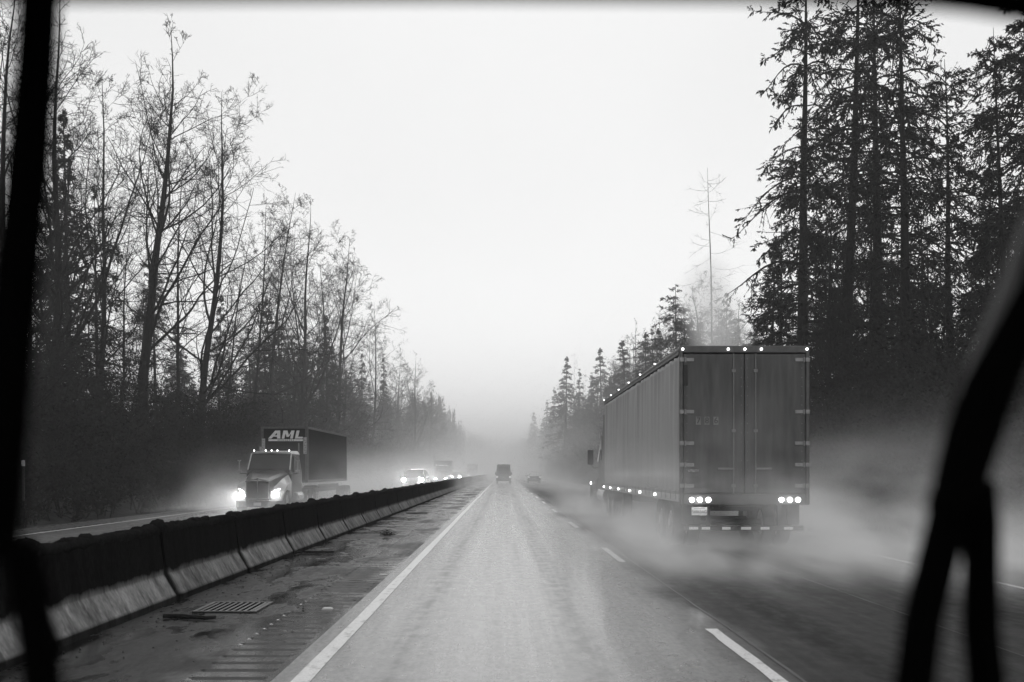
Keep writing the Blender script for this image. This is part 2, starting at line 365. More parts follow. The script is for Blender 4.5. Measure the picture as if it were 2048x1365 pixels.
# ------------------------------------------------------------------ barrier
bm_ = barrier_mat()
def barrier_body(seed, LN=3.34):
    r_ = random.Random(seed); g = .028; prof = [(-.30,0),(-.30,.075),(-.15,.33),(-.085,.86),(-.06,.885),(.06,.885),(.085,.86),(.15,.33),(.30,.075),(.30,0)]
    rings = []
    for y, k in ((g,.97),(g+.03,1),(LN*.33,1),(LN*.66,1),(LN-g-.03,1),(LN-g,.97)):
        rings.append([(x*k + r_.uniform(-.002,.002), y, z*(1 if k == 1 else .992)) for x, z in prof])
    b = MB().loft(rings)
    return b
def moss_mesh(seed, LN=3.34):
    r_ = np.random.default_rng(seed); b = MB()
    # a lumpy continuous cushion along the top
    n = 46; rings = []
    h = np.convolve(r_.uniform(0, 1, n+6), np.ones(3)/3, 'same')[3:n+3]
    for i in range(n):
        y = .01+(LN-.02)*i/(n-1); hh = .012+.05*max(0, h[i]-.3)*2; w = .088+.015*r_.uniform()
        rings.append([(-w, y, .845-.05*r_.uniform()), (-w*.98, y, .875+hh*.3), (-w*.6, y, .885+hh*.85), (0, y, .885+hh), (w*.6, y, .885+hh*.85), (w*.98, y, .875+hh*.3), (w, y, .845-.05*r_.uniform())])
    b.loft(rings)
    lumps = [(0.0, r_.uniform(.05,.115))] + [(r_.uniform(.2, LN-.2), r_.uniform(.03, .075)) for _ in range(7)]
    for y, rr in lumps:
        c = Vector((r_.uniform(-.02,.02), max(rr*.5, y), .885+rr*.15)); seg = 9; rn = 6; vs = []; fs = []
        for i in range(rn+1):
            th = math.pi*i/rn
            for k in range(seg):
                w = 2*math.pi*k/seg; q = rr*(1+r_.uniform(-.16,.16))
                vs.append(c+Vector((q*math.sin(th)*math.cos(w)*1.05, q*math.sin(th)*math.sin(w)*1.35, q*.8*math.cos(th))))
        for i in range(rn):
            for k in range(seg): fs.append((i*seg+k, i*seg+(k+1)%seg, (i+1)*seg+(k+1)%seg, (i+1)*seg+k))
        b.add(vs, fs)
    return b
protos = []
for s in range(6):
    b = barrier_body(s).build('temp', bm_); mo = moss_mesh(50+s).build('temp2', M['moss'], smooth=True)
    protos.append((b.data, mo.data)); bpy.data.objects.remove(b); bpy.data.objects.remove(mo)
BL = {2: 'mossy concrete barrier section nearest the drain grate on the near side', 3: 'mossy concrete barrier section just beyond the drain grate',
      0: 'mossy concrete barrier section at the left edge behind the wiper arm', 1: 'long mossy concrete barrier section filling the lower left beside the dark wet shoulder',
      4: 'mossy concrete barrier section beside the first small stick past the drain grate'}
NB = 92
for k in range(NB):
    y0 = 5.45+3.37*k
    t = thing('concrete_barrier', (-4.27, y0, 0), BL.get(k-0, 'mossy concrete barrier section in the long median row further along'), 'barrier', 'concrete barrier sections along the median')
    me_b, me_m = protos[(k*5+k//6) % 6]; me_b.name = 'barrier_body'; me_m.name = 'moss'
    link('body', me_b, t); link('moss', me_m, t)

# ------------------------------------------------------------------ drain grate, debris, markers
t = thing('drain_grate', (-3.12, 11.55, .0), 'rusty rectangular drain grate set in the wet left shoulder', 'drain grate')
MB().box(-.36,-.31,-.42,.42,.003,.02).box(.31,.36,-.42,.42,.003,.02).box(-.31,.31,.37,.42,.003,.02).box(-.31,.31,-.42,-.37,.003,.02).build('frame', M['dark'], t)
b = MB()
for i in range(9): b.box(-.28+.07*i-.013, -.28+.07*i+.013, -.369, .369, .008, .018, .003)
b.build('grate_bars', mat('wet_iron', .12, .3, .6), t)
MB().box(-.309,.309,-.369,.369,.002,.004).build('pit_shade', mat('pit_shade_black', .003, 1, spec=0), t)  # flat black sheet painting the shade below the bars; no pit is cut
def stick(loc, ln, rz, label, rr=.025):
    b = MB(); pts = []; n = 7
    for i in range(n): pts.append((ln*(i/(n-1)-.5), random.uniform(-.03,.03), rr+random.uniform(-.003,.006)))
    b.tube(pts, [rr*(1-.5*abs(i/(n-1)-.4)) for i in range(n)], 6)
    b.tube([pts[3], (pts[3][0]+.12, .10, rr+.02)], [rr*.5, rr*.25], 5)
    o = b.build('fallen_stick', M['bark']); o.location = loc; o.rotation_euler.z = rz; tag(o, label, 'stick', 'fallen sticks on the left shoulder')
stick((-3.35, 10.65, .0), .62, R(-14), 'dark broken stick lying on the wet shoulder in front of the drain grate', .03)
stick((-3.62, 19.3, .0), .7, R(3), 'thin dark stick beside the barrier, between drain grate and leafy twig')
stick((-3.25, 37.5, .0), .8, R(3), 'farthest dark stick on the shoulder, past the leafy twig')
# fallen leafy twig
b = MB(); r_ = random.Random(5)
for i in range(26):
    a = r_.uniform(0, 6.28); e = r_.uniform(.05, .9); ln = r_.uniform(.08, .2)
    d = Vector((math.cos(a)*math.cos(e)*1.3, math.sin(a)*math.cos(e), math.sin(e)))*ln
    p0 = Vector((r_.uniform(-.05,.05), r_.uniform(-.05,.05), .02)); b.tube([p0, p0+d*.6, p0+d], [.006,.005,.002], 4)
    for j in range(6):
        q = p0+d*r_.uniform(.3, 1); u = Vector((r_.uniform(-1,1), r_.uniform(-1,1), r_.uniform(-.6,.9)))*.035; w = Vector((r_.uniform(-1,1), r_.uniform(-1,1), r_.uniform(-1,1)))*.02
        b.add([q, q+u*.5+w, q+u, q+u*.5-w], [(0,1,2,3)])
o = b.build('fallen_twig', M['needle']); o.location = (-2.83, 24.4, 0); tag(o, 'dark leafy clump of fallen twigs on the left shoulder', 'twig')
# pebbles and needles strewn over the shoulder (uncountable)
n = 900; yv = rng.uniform(6, 60, n); xv = np.where(rng.uniform(0,1,n) < .65, -3.92+np.abs(rng.normal(0,.28,n)), rng.uniform(-3.9,-1.9,n)); sz = rng.uniform(.004,.018,n)
octa = np.array([[1,0,0],[-1,0,0],[0,1,0],[0,-1,0],[0,0,.7],[0,0,-.3]]); of = np.array([[0,2,4],[2,1,4],[1,3,4],[3,0,4],[2,0,5],[1,2,5],[3,1,5],[0,3,5]])
V = (octa[None]*sz[:,None,None]*rng.uniform(.6,1.5,(n,1,3))+np.stack([xv,yv,sz*.3],1)[:,None]).reshape(-1,3)
tag(link('road_debris', np_mesh('road_debris', V, [(of[None]+6*np.arange(n)[:,None,None]).reshape(-1,3)], mat('dark_gravel', .02, .8))), kind='stuff')
for (x, y, lb) in ((-2.02, 11.45, 'pale raised pavement marker on the rumble strip nearest the drain grate'), (-1.83, 15.2, 'small white raised pavement marker between rumble strip and white edge line')):
    o = MB().loft([[(-.06*k,-.05*k,z),(.06*k,-.05*k,z),(.06*k,.05*k,z),(-.06*k,.05*k,z)] for k, z in ((1,.0),(.95,.006),(.7,.018))]).build('pavement_marker', mat('marker_ceramic', .35, .5))
    o.location = (x, y, .002); tag(o, lb, 'road marker', 'raised pavement markers')
def delineator(loc, lb):
    t = thing('delineator_post', loc, lb, 'roadside post')
    MB().box(-.035,.035,-.012,.012,0,1.2,.005).build('post', M['dark'], t)
    MB().box(-.06,.06,-.022,-.013,1.2,1.34,.003).box(-.05,.05,-.0129,.013,1.15,1.32).build('reflector', M['tape'], t)
delineator((PX(1882,20), 20, -.05+.05), 'post with white reflector beside the right shoulder, near the wiper')
delineator((-15.9, 33, .62), 'post with white reflector at the far left road edge')

# ------------------------------------------------------------------ vegetation generators
def unit(a): return a/np.maximum(np.linalg.norm(a, axis=-1, keepdims=True), 1e-9)
def tubes(Pt, Rd, s):
    """(N,K,3) polylines, (N,K) radii -> verts, quads"""
    n, K, _ = Pt.shape; t = unit(Pt[:,-1]-Pt[:,0]); ref = np.where(np.abs(t[:,2:3]) < .9, [[0,0,1.]], [[1.,0,0]])
    a = unit(np.cross(t, ref)); b = np.cross(t, a); w = 2*np.pi*np.arange(s)/s
    ring = a[:,None]*np.cos(w)[None,:,None]+b[:,None]*np.sin(w)[None,:,None]
    V = Pt[:,:,None]+ring[:,None]*Rd[:,:,None,None]
    i = np.arange(n)[:,None,None]*K*s; j = np.arange(K-1)[None,:,None]*s; k = np.arange(s)[None,None,:]; k2 = (k+1)%s
    Q = np.stack([i+j+k, i+j+k2, i+j+s+k2, i+j+s+k], -1).reshape(-1,4)
    return V.reshape(-1,3), Q
def join(parts):
    V = []; Fs = []; o = 0
    for v, f in parts: V.append(v); Fs.append(f+o); o += len(v)
    return np.concatenate(V), Fs
def grow(r, start, dirs, length, K, up=.0, wig=.15, r0=.05, r1=.01, droop=None):
    n = len(start); Pt = np.zeros((n,K,3)); Pt[:,0] = start; d = unit(dirs); st = (np.asarray(length)/(K-1))
    for k in range(1, K):
        Pt[:,k] = Pt[:,k-1]+d*(st[:,None] if np.ndim(st) else st)
        d = d+r.normal(0, wig, (n,3)); d[:,2] += up if droop is None else droop[k-1]
        d = unit(d)
    r0 = np.broadcast_to(r0, (n,)); r1 = np.broadcast_to(r1, (n,)); tt = np.linspace(0,1,K)[None]
    return Pt, r0[:,None]*(1-tt)+r1[:,None]*tt
def at_t(Pt, Rd, t):
    n, K, _ = Pt.shape; x = t*(K-1); i = np.clip(x.astype(int), 0, K-2); f = (x-i); r_ = np.arange(n)[:,None]
    p = Pt[r_,i]*(1-f[...,None])+Pt[r_,i+1]*f[...,None]; rr = Rd[r_,i]*(1-f)+Rd[r_,i+1]*f; tg = unit(Pt[r_,i+1]-Pt[r_,i]); return p, rr, tg
def spawn(r, Pt, Rd, m, t0, t1, ang, lrel, K, up, wig, rfac, shape=None, r1f=.3, lab=None, rmin=.006):
    n = len(Pt); t = t0+(t1-t0)*r.uniform(0,1,(n,m)); p, rr, tg = at_t(Pt, Rd, t)
    ln = np.linalg.norm(Pt[:,-1]-Pt[:,0], axis=-1)[:,None]*np.ones((1,m)) if lab is None else np.full((n,m), lab)
    ln = ln*lrel*r.uniform(.6,1.25,(n,m))
    if shape is not None: ln = ln*shape(t)
    rnd = r.normal(0,1,(n,m,3)); pr = unit(rnd-np.sum(rnd*tg,-1,keepdims=True)*tg)
    a = R(1)*r.uniform(ang[0],ang[1],(n,m,1)); d = tg*np.cos(a)+pr*np.sin(a)
    r0 = np.maximum(rr*rfac, rmin)
    return grow(r, p.reshape(-1,3), d.reshape(-1,3), ln.ravel(), K, up, wig, r0.ravel(), np.maximum(r0.ravel()*r1f, rmin*.6))
def upright(V, tip, H):
    V[:, :2] -= tip[:2]*(V[:, 2:3]/H); return V
def bare_tree_mesh(seed, H=30., r0=.36, bare=.32, spread=.26, m=(24,7,5,3), lean=.0, fork=0, steep=(25,65)):
    r = np.random.default_rng(seed)
    Pt, Rd = grow(r, np.zeros((1,3)), np.array([[lean*.5,0,1.]]), H, 16, .09, .03, r0, .012)
    Rd *= (1+.35*np.exp(-np.linspace(0,1,16)*14))[None]
    big = [(Pt, Rd, 9)]
    if fork:
        Rd = Rd*np.linspace(1,.8,16)[None]; Pf, Rf = spawn(r, Pt, Rd, fork, .25, .6, (14,30), .42, 11, .13, .07, .55, r1f=.12); big.append((Pf, Rf, 7))
    sh = lambda t: np.clip(1.25-1.0*((t-bare)/(1-bare)), .12, 1.2)
    l1 = spawn(r, Pt, Rd, m[0], bare, .99, steep, spread*1.2, 11, .065, .10, .40, sh)
    lim = [l1]
    if fork: lim.append(spawn(r, Pf, Rf, m[0]//3, .25, .98, steep, .42, 9, .06, .10, .45, lambda t: 1.2-.8*t))
    # a few dead stubs low on the trunk
    lim.append(spawn(r, Pt, Rd, 7, .12, bare+.1, (55,95), .07, 5, -.02, .12, .13))
    limbs = []; twigs = []
    for (a, b_) in lim:
        limbs.append((a, b_, 5))
        s2 = spawn(r, a, b_, m[1], .12, 1, (30,70), .46, 7, .05, .13, .6, lambda t: 1.15-.6*t, rmin=.016); limbs.append((s2[0], s2[1], 4))
        s3 = spawn(r, *s2, m[2], .1, 1, (30,70), .46, 5, .04, .2, .6, lambda t: 1.1-.5*t, rmin=.012); twigs.append((s3[0], s3[1], 3))
        s4 = spawn(r, *s3, m[3], .1, 1, (25,65), .5, 3, .04, .2, .7, rmin=.009); twigs.append((s4[0], s4[1], 3))
    V, Fs = join([tubes(*x) for x in big]); V2, F2 = join([tubes(*x) for x in limbs+twigs]); tip = Pt[0,-1].copy(); V = upright(V, tip, tip[2]); V2 = upright(V2, tip, tip[2])
    return np_mesh('bare_trunk', V, Fs, M['bark']), np_mesh('bare_crown', V2, F2, M['twig'])
def leaves(r, Pt, n, size, width, tmin=.1, hang=.0, spread=.4, keep=None):
    """n needle sprays on every twig: tapered kite quads"""
    N_ = len(Pt); t = r.uniform(tmin,1,(N_,n)); p, _, tg = at_t(Pt, np.ones(Pt.shape[:2]), t)
    d = tg+r.normal(0,spread,(N_,n,3)); d[...,2] -= hang; d = unit(d); s = size*r.uniform(.55,1.3,(N_,n,1))
    q = unit(np.cross(d, r.normal(0,1,(N_,n,3)))); w = width*r.uniform(.6,1.3,(N_,n,1))
    V = np.stack([p-d*s*.1, p+d*s*.4+q*w, p+d*s, p+d*s*.45-q*w], 2).reshape(-1,3)
    if keep is not None: V = V.reshape(N_, n, 4, 3)[r.uniform(0,1,(N_,n)) < keep[:,None]].reshape(-1,3)
    k = np.arange(len(V)//4)[:,None]*4; return V, k+np.array([[0,1,2,3]])
def fir_mesh(seed, H=30., Rm=4.2, r0=.32, z0=.12, nb=110, m=16, nl=9, ls=.26, lw=.045, drop=0., ragged=.25, power=.8, hang=.25, down=-.18):
    r = np.random.default_rng(seed)
    Pt, Rd = grow(r, np.zeros((1,3)), np.array([[0,0,1.]]), H, 12, .05, .012, r0, .02)
    t = np.sort(z0+(1-z0)*r.uniform(0,1,nb)**.92); p, rr, _ = at_t(Pt, Rd, t[None]); p = p[0]
    az = r.uniform(0, 2*np.pi, nb); prof = np.minimum(1, ((1-t)/(1-z0))**power*1.12)*np.clip((t-z0)*8+.45, .45, 1)
    ln = Rm*prof*r.uniform(1-ragged,1+ragged*.8,nb)+.12
    if drop: keep = r.uniform(0,1,nb) > drop; p, az, ln, t = p[keep], az[keep], ln[keep], t[keep]
    el = np.where(t > .85, .7, .18)-.25*(1-t)+r.normal(0,.12,len(t))
    d = np.stack([np.cos(az)*np.cos(el), np.sin(az)*np.cos(el), np.sin(el)], 1)
    ln = np.maximum(ln, .2); B, BR = grow(r, p, d, ln, 8, 0, .05, .018+.012*ln, .008, droop=[down, down, down, down*.6, 0, .08, .14, .1])
    S, SR = spawn(r, B, BR, m, .10, 1, (30,70), .33, 5, -.05, .12, .5, lambda t: 1.25-.95*t, rmin=.006)
    parts2 = [tubes(B, BR, 4), tubes(S, SR, 3), leaves(r, S, nl, ls, lw, .05, hang, .4, np.repeat(np.clip(ln/2.4, .10, 1), m)), leaves(r, B, nl*2, ls, lw, .25, hang, .4, np.clip(ln/2., .25, 1))]
    V, Fs = join([tubes(Pt, Rd, 9)]); V2, F2 = join(parts2)
    return np_mesh('fir_trunk', V, Fs, M['firbark']), np_mesh('fir_crown', V2, F2, M['needle'])
def dead_tree_mesh(seed, H=30):
    r = np.random.default_rng(seed)
    Pt, Rd = grow(r, np.zeros((1,3)), np.array([[0,0,1.]]), H, 10, .05, .01, .15, .012)
    B, BR = spawn(r, Pt, Rd, 52, .3, .98, (80,120), .17, 8, .07, .09, .2, lambda t: 1.35-1.05*t, rmin=.012)
    S, SR = spawn(r, B, BR, 5, .3, 1, (25,55), .3, 4, .03, .12, .6, rmin=.008)
    V, Fs = join([tubes(Pt, Rd, 8)]); V2, F2 = join([tubes(B, BR, 4), tubes(S, SR, 3)])
    return np_mesh('dead_trunk', V, Fs, M['bark']), np_mesh('dead_crown', V2, F2, M['twig'])

BARE = [bare_tree_mesh(3, 30, .42, .30, .21, (28,7,6,3), fork=1), bare_tree_mesh(8, 30, .34, .20, .26, (26,7,6,3), fork=2), bare_tree_mesh(21, 30, .22, .40, .17, (20,7,5,3)),
        bare_tree_mesh(33, 30, .27, .30, .22, fork=1), bare_tree_mesh(47, 30, .34, .18, .20, (24,7,5,3), fork=4, steep=(18,45))]
FIR = [fir_mesh(2, 30, 4.3, nb=190, power=1.), fir_mesh(5, 30, 3.2, nb=170, power=.95), fir_mesh(9, 30, 4.8, .3, .25, 115, drop=.2, ragged=.45, power=.65)]
BIG = [fir_mesh(12, 40, 6.0, .54, .22, 138, 16, 12, .28, .045, .12, .5, .45, .4, -.26), fir_mesh(17, 40, 5.2, .50, .30, 138, 16, 12, .27, .042, .15, .5, .4, .45, -.24),
       fir_mesh(19, 40, 6.6, .58, .16, 140, 16, 12, .29, .047, .2, .55, .35, .4, -.28)]
DEAD = [dead_tree_mesh(4), dead_tree_mesh(6)]
SRC = {}
def plant(kind, i, x, y, H, label, group, z=0., lean=0., rz=None, wide=1.):
    lib, nm, cat, h0 = {'bare': (BARE,'bare_tree','bare tree',30.), 'fir': (FIR,'fir_tree','fir tree',30.), 'big': (BIG,'fir_tree','fir tree',40.), 'dead': (DEAD,'dead_tree','dead tree',30.)}[kind]
    key = (kind, i)
    if key not in SRC:
        t = thing(nm, (0,0,0), '', cat); link('trunk', lib[i][0], t); link('crown', lib[i][1], t); SRC[key] = t
    else: t = copy_tree(SRC[key])
    s = H/h0; t.location = (x, y, z-.4); t.scale = (s*wide, s*wide, s)
    t.rotation_mode = 'ZYX'                    # spin first, then lean in x
    t.rotation_euler = (0, 0, 0)
    from mathutils import Matrix
    az = random.uniform(0, 6.28) if rz is None else rz
    t.rotation_mode = 'QUATERNION'; t.rotation_quaternion = (Matrix.Rotation(lean, 3, 'Y') @ Matrix.Rotation(az, 3, 'Z')).to_quaternion()
    tag(t, label, cat, group); return t
def plant_px(kind, i, bx, tx, ty, Y, label, group, rz=None, wide=1., z=0.):
    x = PX(bx, Y); top = CH-(ty-HY)/F*Y; H = top-z+.4; lean = math.atan2(PX(tx,Y)-x, H)
    return plant(kind, i, x, Y, H, label, group, z, lean, rz, wide)
GL = 'trees along the left side of the highway'; GR = 'trees along the right side of the highway'
for a in (
 ('bare',1,18,34,-60,52,'tall bare tree cut by the left frame edge, reaching out of view',GL,1.0),
 ('bare',4,92,120,-30,55,'tall bare tree right behind the left wiper',GL,2.0),
 ('bare',3,170,204,140,62,'slim bare tree with narrow crown, left of the tallest bare tree',GL,4.2),
 ('bare',0,272,342,48,66,'tallest thick-trunked bare tree rising alone over the left wood',GL,.7),
 ('bare',2,353,366,300,82,'thin straight bare tree between the two biggest left trees',GL,0),
 ('bare',1,388,444,178,78,'big bare tree with broad drooping right limbs, right of the tallest one',GL,5.1),
 ('bare',2,498,533,392,95,'slender bare tree above the container truck cab',GL,3.0),
 ('bare',3,532,592,378,104,'leaning bare tree above the lettered container, left one of two',GL,.2),
 ('bare',4,588,622,400,112,'many-limbed bare tree directly above the lettered container',GL,1.4),
 ('bare',1,664,700,472,135,'bare tree standing over the dark bushy fir',GL,2.7),
 ('bare',3,738,748,602,175,'lone small bare tree right of the dark bushy fir',GL,3.3),
 ('bare',1,798,803,706,225,'hazy small bare tree, left of a pair above the headlights',GL,.5),
 ('bare',4,826,832,708,230,'hazy small bare tree, right of a pair above the headlights',GL,2.2),
 ('bare',0,858,862,768,275,'faint low bare tree before the hazy left firs',GL,1.2),
 ('bare',2,236,262,420,72,'thin leaning bare tree left of the tallest trunk',GL,1.2),
 ('bare',2,430,500,470,92,'thin crooked bare tree right of the broad-limbed tree',GL,.6),
 ('fir',0,140,141,215,72,'dark dense fir just right of the left wiper',GL,0),
 ('fir',2,60,60,330,60,'dark ragged fir hidden partly by the left wiper',GL,0),
 ('fir',2,196,196,380,70,'ragged dark fir with level boughs among left bare trunks',GL,1),
 ('fir',1,110,110,300,84,'slim dark fir behind the left wiper edge',GL,3),
 ('bare',3,130,150,240,66,'bare tree rising beside the left wiper',GL,1),
 ('bare',2,560,560,480,125,'distant thin bare tree between two leaning ones',GL,1),
 ('bare',1,640,640,520,150,'bare tree rising behind the dark bushy fir',GL,5),
 ('fir',0,540,540,700,140,'low dark fir above the container truck cab',GL,5),
 ('fir',0,655,656,632,124,'dark bushy fir over the right end of the container',GL,2),
 ('fir',2,610,612,668,118,'dark ragged fir behind the container, beside the bushy one',GL,4),
 ('fir',1,768,769,708,205,'small fir right of the lone small bare tree',GL,1),
 ('fir',0,436,436,590,112,'small fir seen through gap between bare trunks',GL,3),
 ('fir',1,720,722,700,190,'small dark fir behind the bushy fir',GL,3),
 ('fir',1,885,886,792,345,'hazy pointed fir leading the far left tree line',GL,2),
 ('fir',0,904,905,818,380,'hazy pointed fir, second in the far left tree line',GL,4),
 ('fir',1,922,922,838,430,'faint fir, third in the far left tree line',GL,5),
 ):
    k, i, bx, tx, ty, Y, lb, g, rz = a; plant_px(k, i, bx, tx, ty, Y, lb, g, rz, wide={655:1.15}.get(bx, 1.))
for a in (
 ('fir',0,1130,1131,712,247,'tall hazy pointed fir standing out left in the right wood',1.05),
 ('fir',1,1158,1158,738,256,'narrower hazy fir beside the tall pointed one',.9),
 ('fir',0,1205,1206,697,232,'hazy fir with full pointed crown above the trailer nose',1.1),
 ('fir',1,1181,1181,745,240,'small hazy fir between two bigger pointed firs',1.1),
 ('fir',1,1092,1092,800,375,'faint fir in the far right tree line, nearer of two',1.2),
 ('fir',0,1069,1069,824,460,'faintest fir at the end of the right tree line',1.2),
 ('fir',1,1108,1108,775,330,'faint fir left below the tall pointed one',1.1),
 ('fir',2,1355,1356,572,150,'wind-bent fir over the rear top corner of the trailer',1.0),
 ('fir',0,1258,1258,680,182,'dark bushy fir below the bare branches above the curtain trailer',1.4),
 ('fir',2,1310,1310,660,165,'ragged dark fir above the middle of the trailer',1.2),
 ('bare',4,1275,1272,645,185,'hazy bare tree behind the bushy fir above the trailer',1.),
 ('bare',1,1312,1318,622,172,'bare tree between the bushy fir and the wind-bent fir',1.),
 ('fir',0,1395,1395,640,140,'dark dense fir rising behind the trailer roof, under the vapour',1.4),
 ('fir',2,1450,1450,600,120,'ragged dark fir behind the trailer roof, right of the vapour',1.3),
 ('bare',0,1240,1245,690,205,'hazy low bare tree at the left of the bushy fir above the trailer',1.3),
 ('dead',0,1427,1425,335,95,'thin dead spire tree standing alone above the white vapour',1.),
 ('dead',1,1146,1145,700,258,'dead spike between two hazy pointed firs',.5),
 ('dead',0,1172,1172,740,262,'short dead spike right of the narrow hazy fir',.5),
 ('big',0,1603,1600,-120,60,'large ragged fir with long boughs reaching left, first in right wood',1.0),
 ('big',1,1694,1692,-180,56,'large fir, second trunk in from the edge of the right wood',1.0),
 ('big',2,1808,1802,-60,50,'large fir with thick dark trunk in the middle of the right wood',1.0),
 ('big',1,1905,1900,110,56,'tall fir left of the leaning trunk in the right wood',1.0),
 ('big',0,2030,1975,60,44,'tall fir with leaning trunk near the right frame edge',.8),
 ('big',2,2110,2100,20,48,'tall fir cut by the right frame edge',.9),
 ('fir',2,1560,1560,430,66,'shorter dark fir filling the left edge of the right wood',1.15),
 ('fir',2,1745,1745,330,72,'shorter dark fir between the second and third large trunks',1.1),
 ('fir',0,1960,1960,300,64,'shorter dense fir behind the leaning trunk',1.1),
 ('fir',0,1535,1535,470,72,'squat dark fir at the foot of the first large fir',1.3),
 ('fir',2,1615,1612,250,70,'dark fir filling the gap behind the first large trunk',1.2),
 ('big',2,1750,1750,-40,66,'large fir further back between the second and third big trunks',1.1),
 ('big',2,2060,2055,60,62,'large fir further back at the right frame edge',1.1),
 ('fir',2,1850,1850,420,58,'low dark fir under the thick middle trunk',1.4),
 ('fir',0,1690,1690,480,60,'low dense fir under the second large trunk',1.4),
 ('fir',2,2010,2010,420,54,'low dark fir near the right frame edge behind the wiper',1.4),
 ('bare',4,1650,1668,330,52,'many-stemmed bare tree among the large right firs',.9),
 ('bare',1,1712,1740,420,50,'low bare tree right above the trailer roof corner',.8),
 ('bare',4,1870,1850,420,46,'many-stemmed bare tree under the right firs',.8),
 ):
    k, i, bx, tx, ty, Y, lb, wd = a; plant_px(k, i, bx, tx, ty, Y, lb, GR, None, wd*(1.35 if k == 'fir' and Y > 140 else 1))
# deeper rows of both woods
r_ = random.Random(3)
for k in range(28):
    Y = 50+r_.random()**1.4*280; x = -27-r_.random()*30-Y*.02
    kind = r_.choice(['bare','bare','fir','fir']); i = r_.randrange(5 if kind == 'bare' else 3); H = r_.uniform(14, 22)+(4 if kind == 'bare' else 0)
    plant(kind, i, x, Y, H, {'bare':'bare tree crowded in the depth of the left wood','fir':'dark fir crowded in the depth of the left wood'}[kind],
          {'bare':'bare trees deep in the left wood','fir':'firs deep in the left wood'}[kind], .8, r_.uniform(-.04,.06), None, 1.1)
for k in range(30):
    Y = 44+r_.random()**1.3*290; x = 22+r_.random()*26+max(0,(90-Y))*.05
    kind = r_.choice(['fir','fir','fir','bare']); i = r_.randrange(5 if kind == 'bare' else 3); H = r_.uniform(17, 27)
    plant(kind, i, x, Y, H, {'bare':'bare tree crowded in the depth of the right wood','fir':'dark fir crowded in the depth of the right wood'}[kind],
          {'bare':'bare trees deep in the right wood','fir':'firs deep in the right wood'}[kind], .8, r_.uniform(-.04,.04), None, 1.25)
for k in range(70):
    Y = 105+r_.random()**1.2*330; x = -23.5-r_.random()**1.5*16
    kind = r_.choice(['bare','fir','fir']); i = r_.randrange(5 if kind == 'bare' else 3); H = r_.uniform(15, 23)*(1.15 if Y > 220 else 1)
    plant(kind, i, x, Y, H, {'bare':'greyish bare tree in the fog-softened middle of the left tree line','fir':'greyish fir in the fog-softened middle of the left tree line'}[kind],
          {'bare':'bare trees along the middle of the left tree line','fir':'firs along the middle of the left tree line'}[kind], .6, r_.uniform(-.03,.03), None, 1.5)
for k in range(70):
    Y = 110+r_.random()**1.2*330; x = 21+r_.random()**1.5*16
    kind = r_.choice(['bare','fir','fir']); i = r_.randrange(5 if kind == 'bare' else 3); H = r_.uniform(15, 23)*(1.1 if Y > 220 else 1)
    plant(kind, i, x, Y, H, {'bare':'greyish bare tree in the fog-softened middle of the right tree line','fir':'greyish fir in the fog-softened middle of the right tree line'}[kind],
          {'bare':'bare trees along the middle of the right tree line','fir':'firs along the middle of the right tree line'}[kind], .6, r_.uniform(-.03,.03), None, 1.5)
# far forest closing the road: reads as one mass
def far_forest():
    r = np.random.default_rng(77); parts = []
    pos = []
    for k in range(330): Y = 300+r.uniform(0,1)*480; pos.append((-22-r.uniform(0,1)**2*30-max(0,(Y-300))*0+max(0,Y-560)*.055, Y, r.uniform(20,30)))
    for k in range(300): Y = 290+r.uniform(0,1)*500; pos.append((18+r.uniform(0,1)**2*30-max(0,Y-520)*.05, Y, r.uniform(18,27)))
    for k in range(110): pos.append((r.uniform(-70,90), 800+r.uniform(0,90), r.uniform(22,36)))
    pos = np.array(pos); n = len(pos)
    T = np.zeros((n,2,3)); T[:,:,:2] = pos[:,None,:2]; T[:,1,2] = pos[:,2]
    parts.append(tubes(T, np.array([[.3,.03]]).repeat(n,0), 4))
    m = 90; t = r.uniform(.1,.98,(n,m)); az = r.uniform(0,6.28,(n,m)); ln = (pos[:,2:3]*.19*(1-t)**.9+.2)*r.uniform(.6,1.25,(n,m))
    p = np.zeros((n,m,3)); p[...,:2] = pos[:,None,:2]; p[...,2] = t*pos[:,2:3]
    d = np.stack([np.cos(az)*ln, np.sin(az)*ln, -.25*ln], -1); q = np.stack([-np.sin(az), np.cos(az), 0*az], -1)*(ln*.35)[...,None]
    up = np.array([0,0,.35]); V = np.stack([p+up, p+d*.55+q-up, p+d, p+d*.55-q-up], 2).reshape(-1,3)
    parts.append((V, np.arange(n*m)[:,None]*4+np.array([[0,1,2,3]])))
    V, Fs = join(parts); tag(link('distant_forest', np_mesh('distant_forest', V, Fs, M['needle'])), kind='stuff')
far_forest()
def undergrowth(x0, x1, n, seed, hmax, z0fun):
    r = np.random.default_rng(seed); Y = 14+r.uniform(0,1,n)**1.7*300; X = x0+(x1-x0)*r.uniform(0,1,n)**1.2
    Z = z0fun(X); h = hmax*r.uniform(.35,1,n)*np.clip(.45+np.abs(X-x0)/6, .45, 1)
    st = np.stack([X,Y,Z-.2],1); d = r.normal(0,.28,(n,3)); d[:,2] = 1
    S, SR = grow(r, st, d, h, 6, .0, .16, .035, .012)
    T, TR = spawn(r, S, SR, 12, .15, 1, (30,75), .38, 4, -.02, .16, .5, rmin=.009)
    U, UR = spawn(r, T, TR, 6, .2, 1, (30,70), .5, 3, -.02, .16, .7, rmin=.007)
    parts = [tubes(S,SR,4), tubes(T,TR,3), tubes(U,UR,3), leaves(r, T, 9, .16, .045, .1, .2, .9), leaves(r, U, 2, .15, .04, .05, .2, .9)]
    V, Fs = join(parts); return np_mesh('undergrowth', V, Fs, M['brush'])
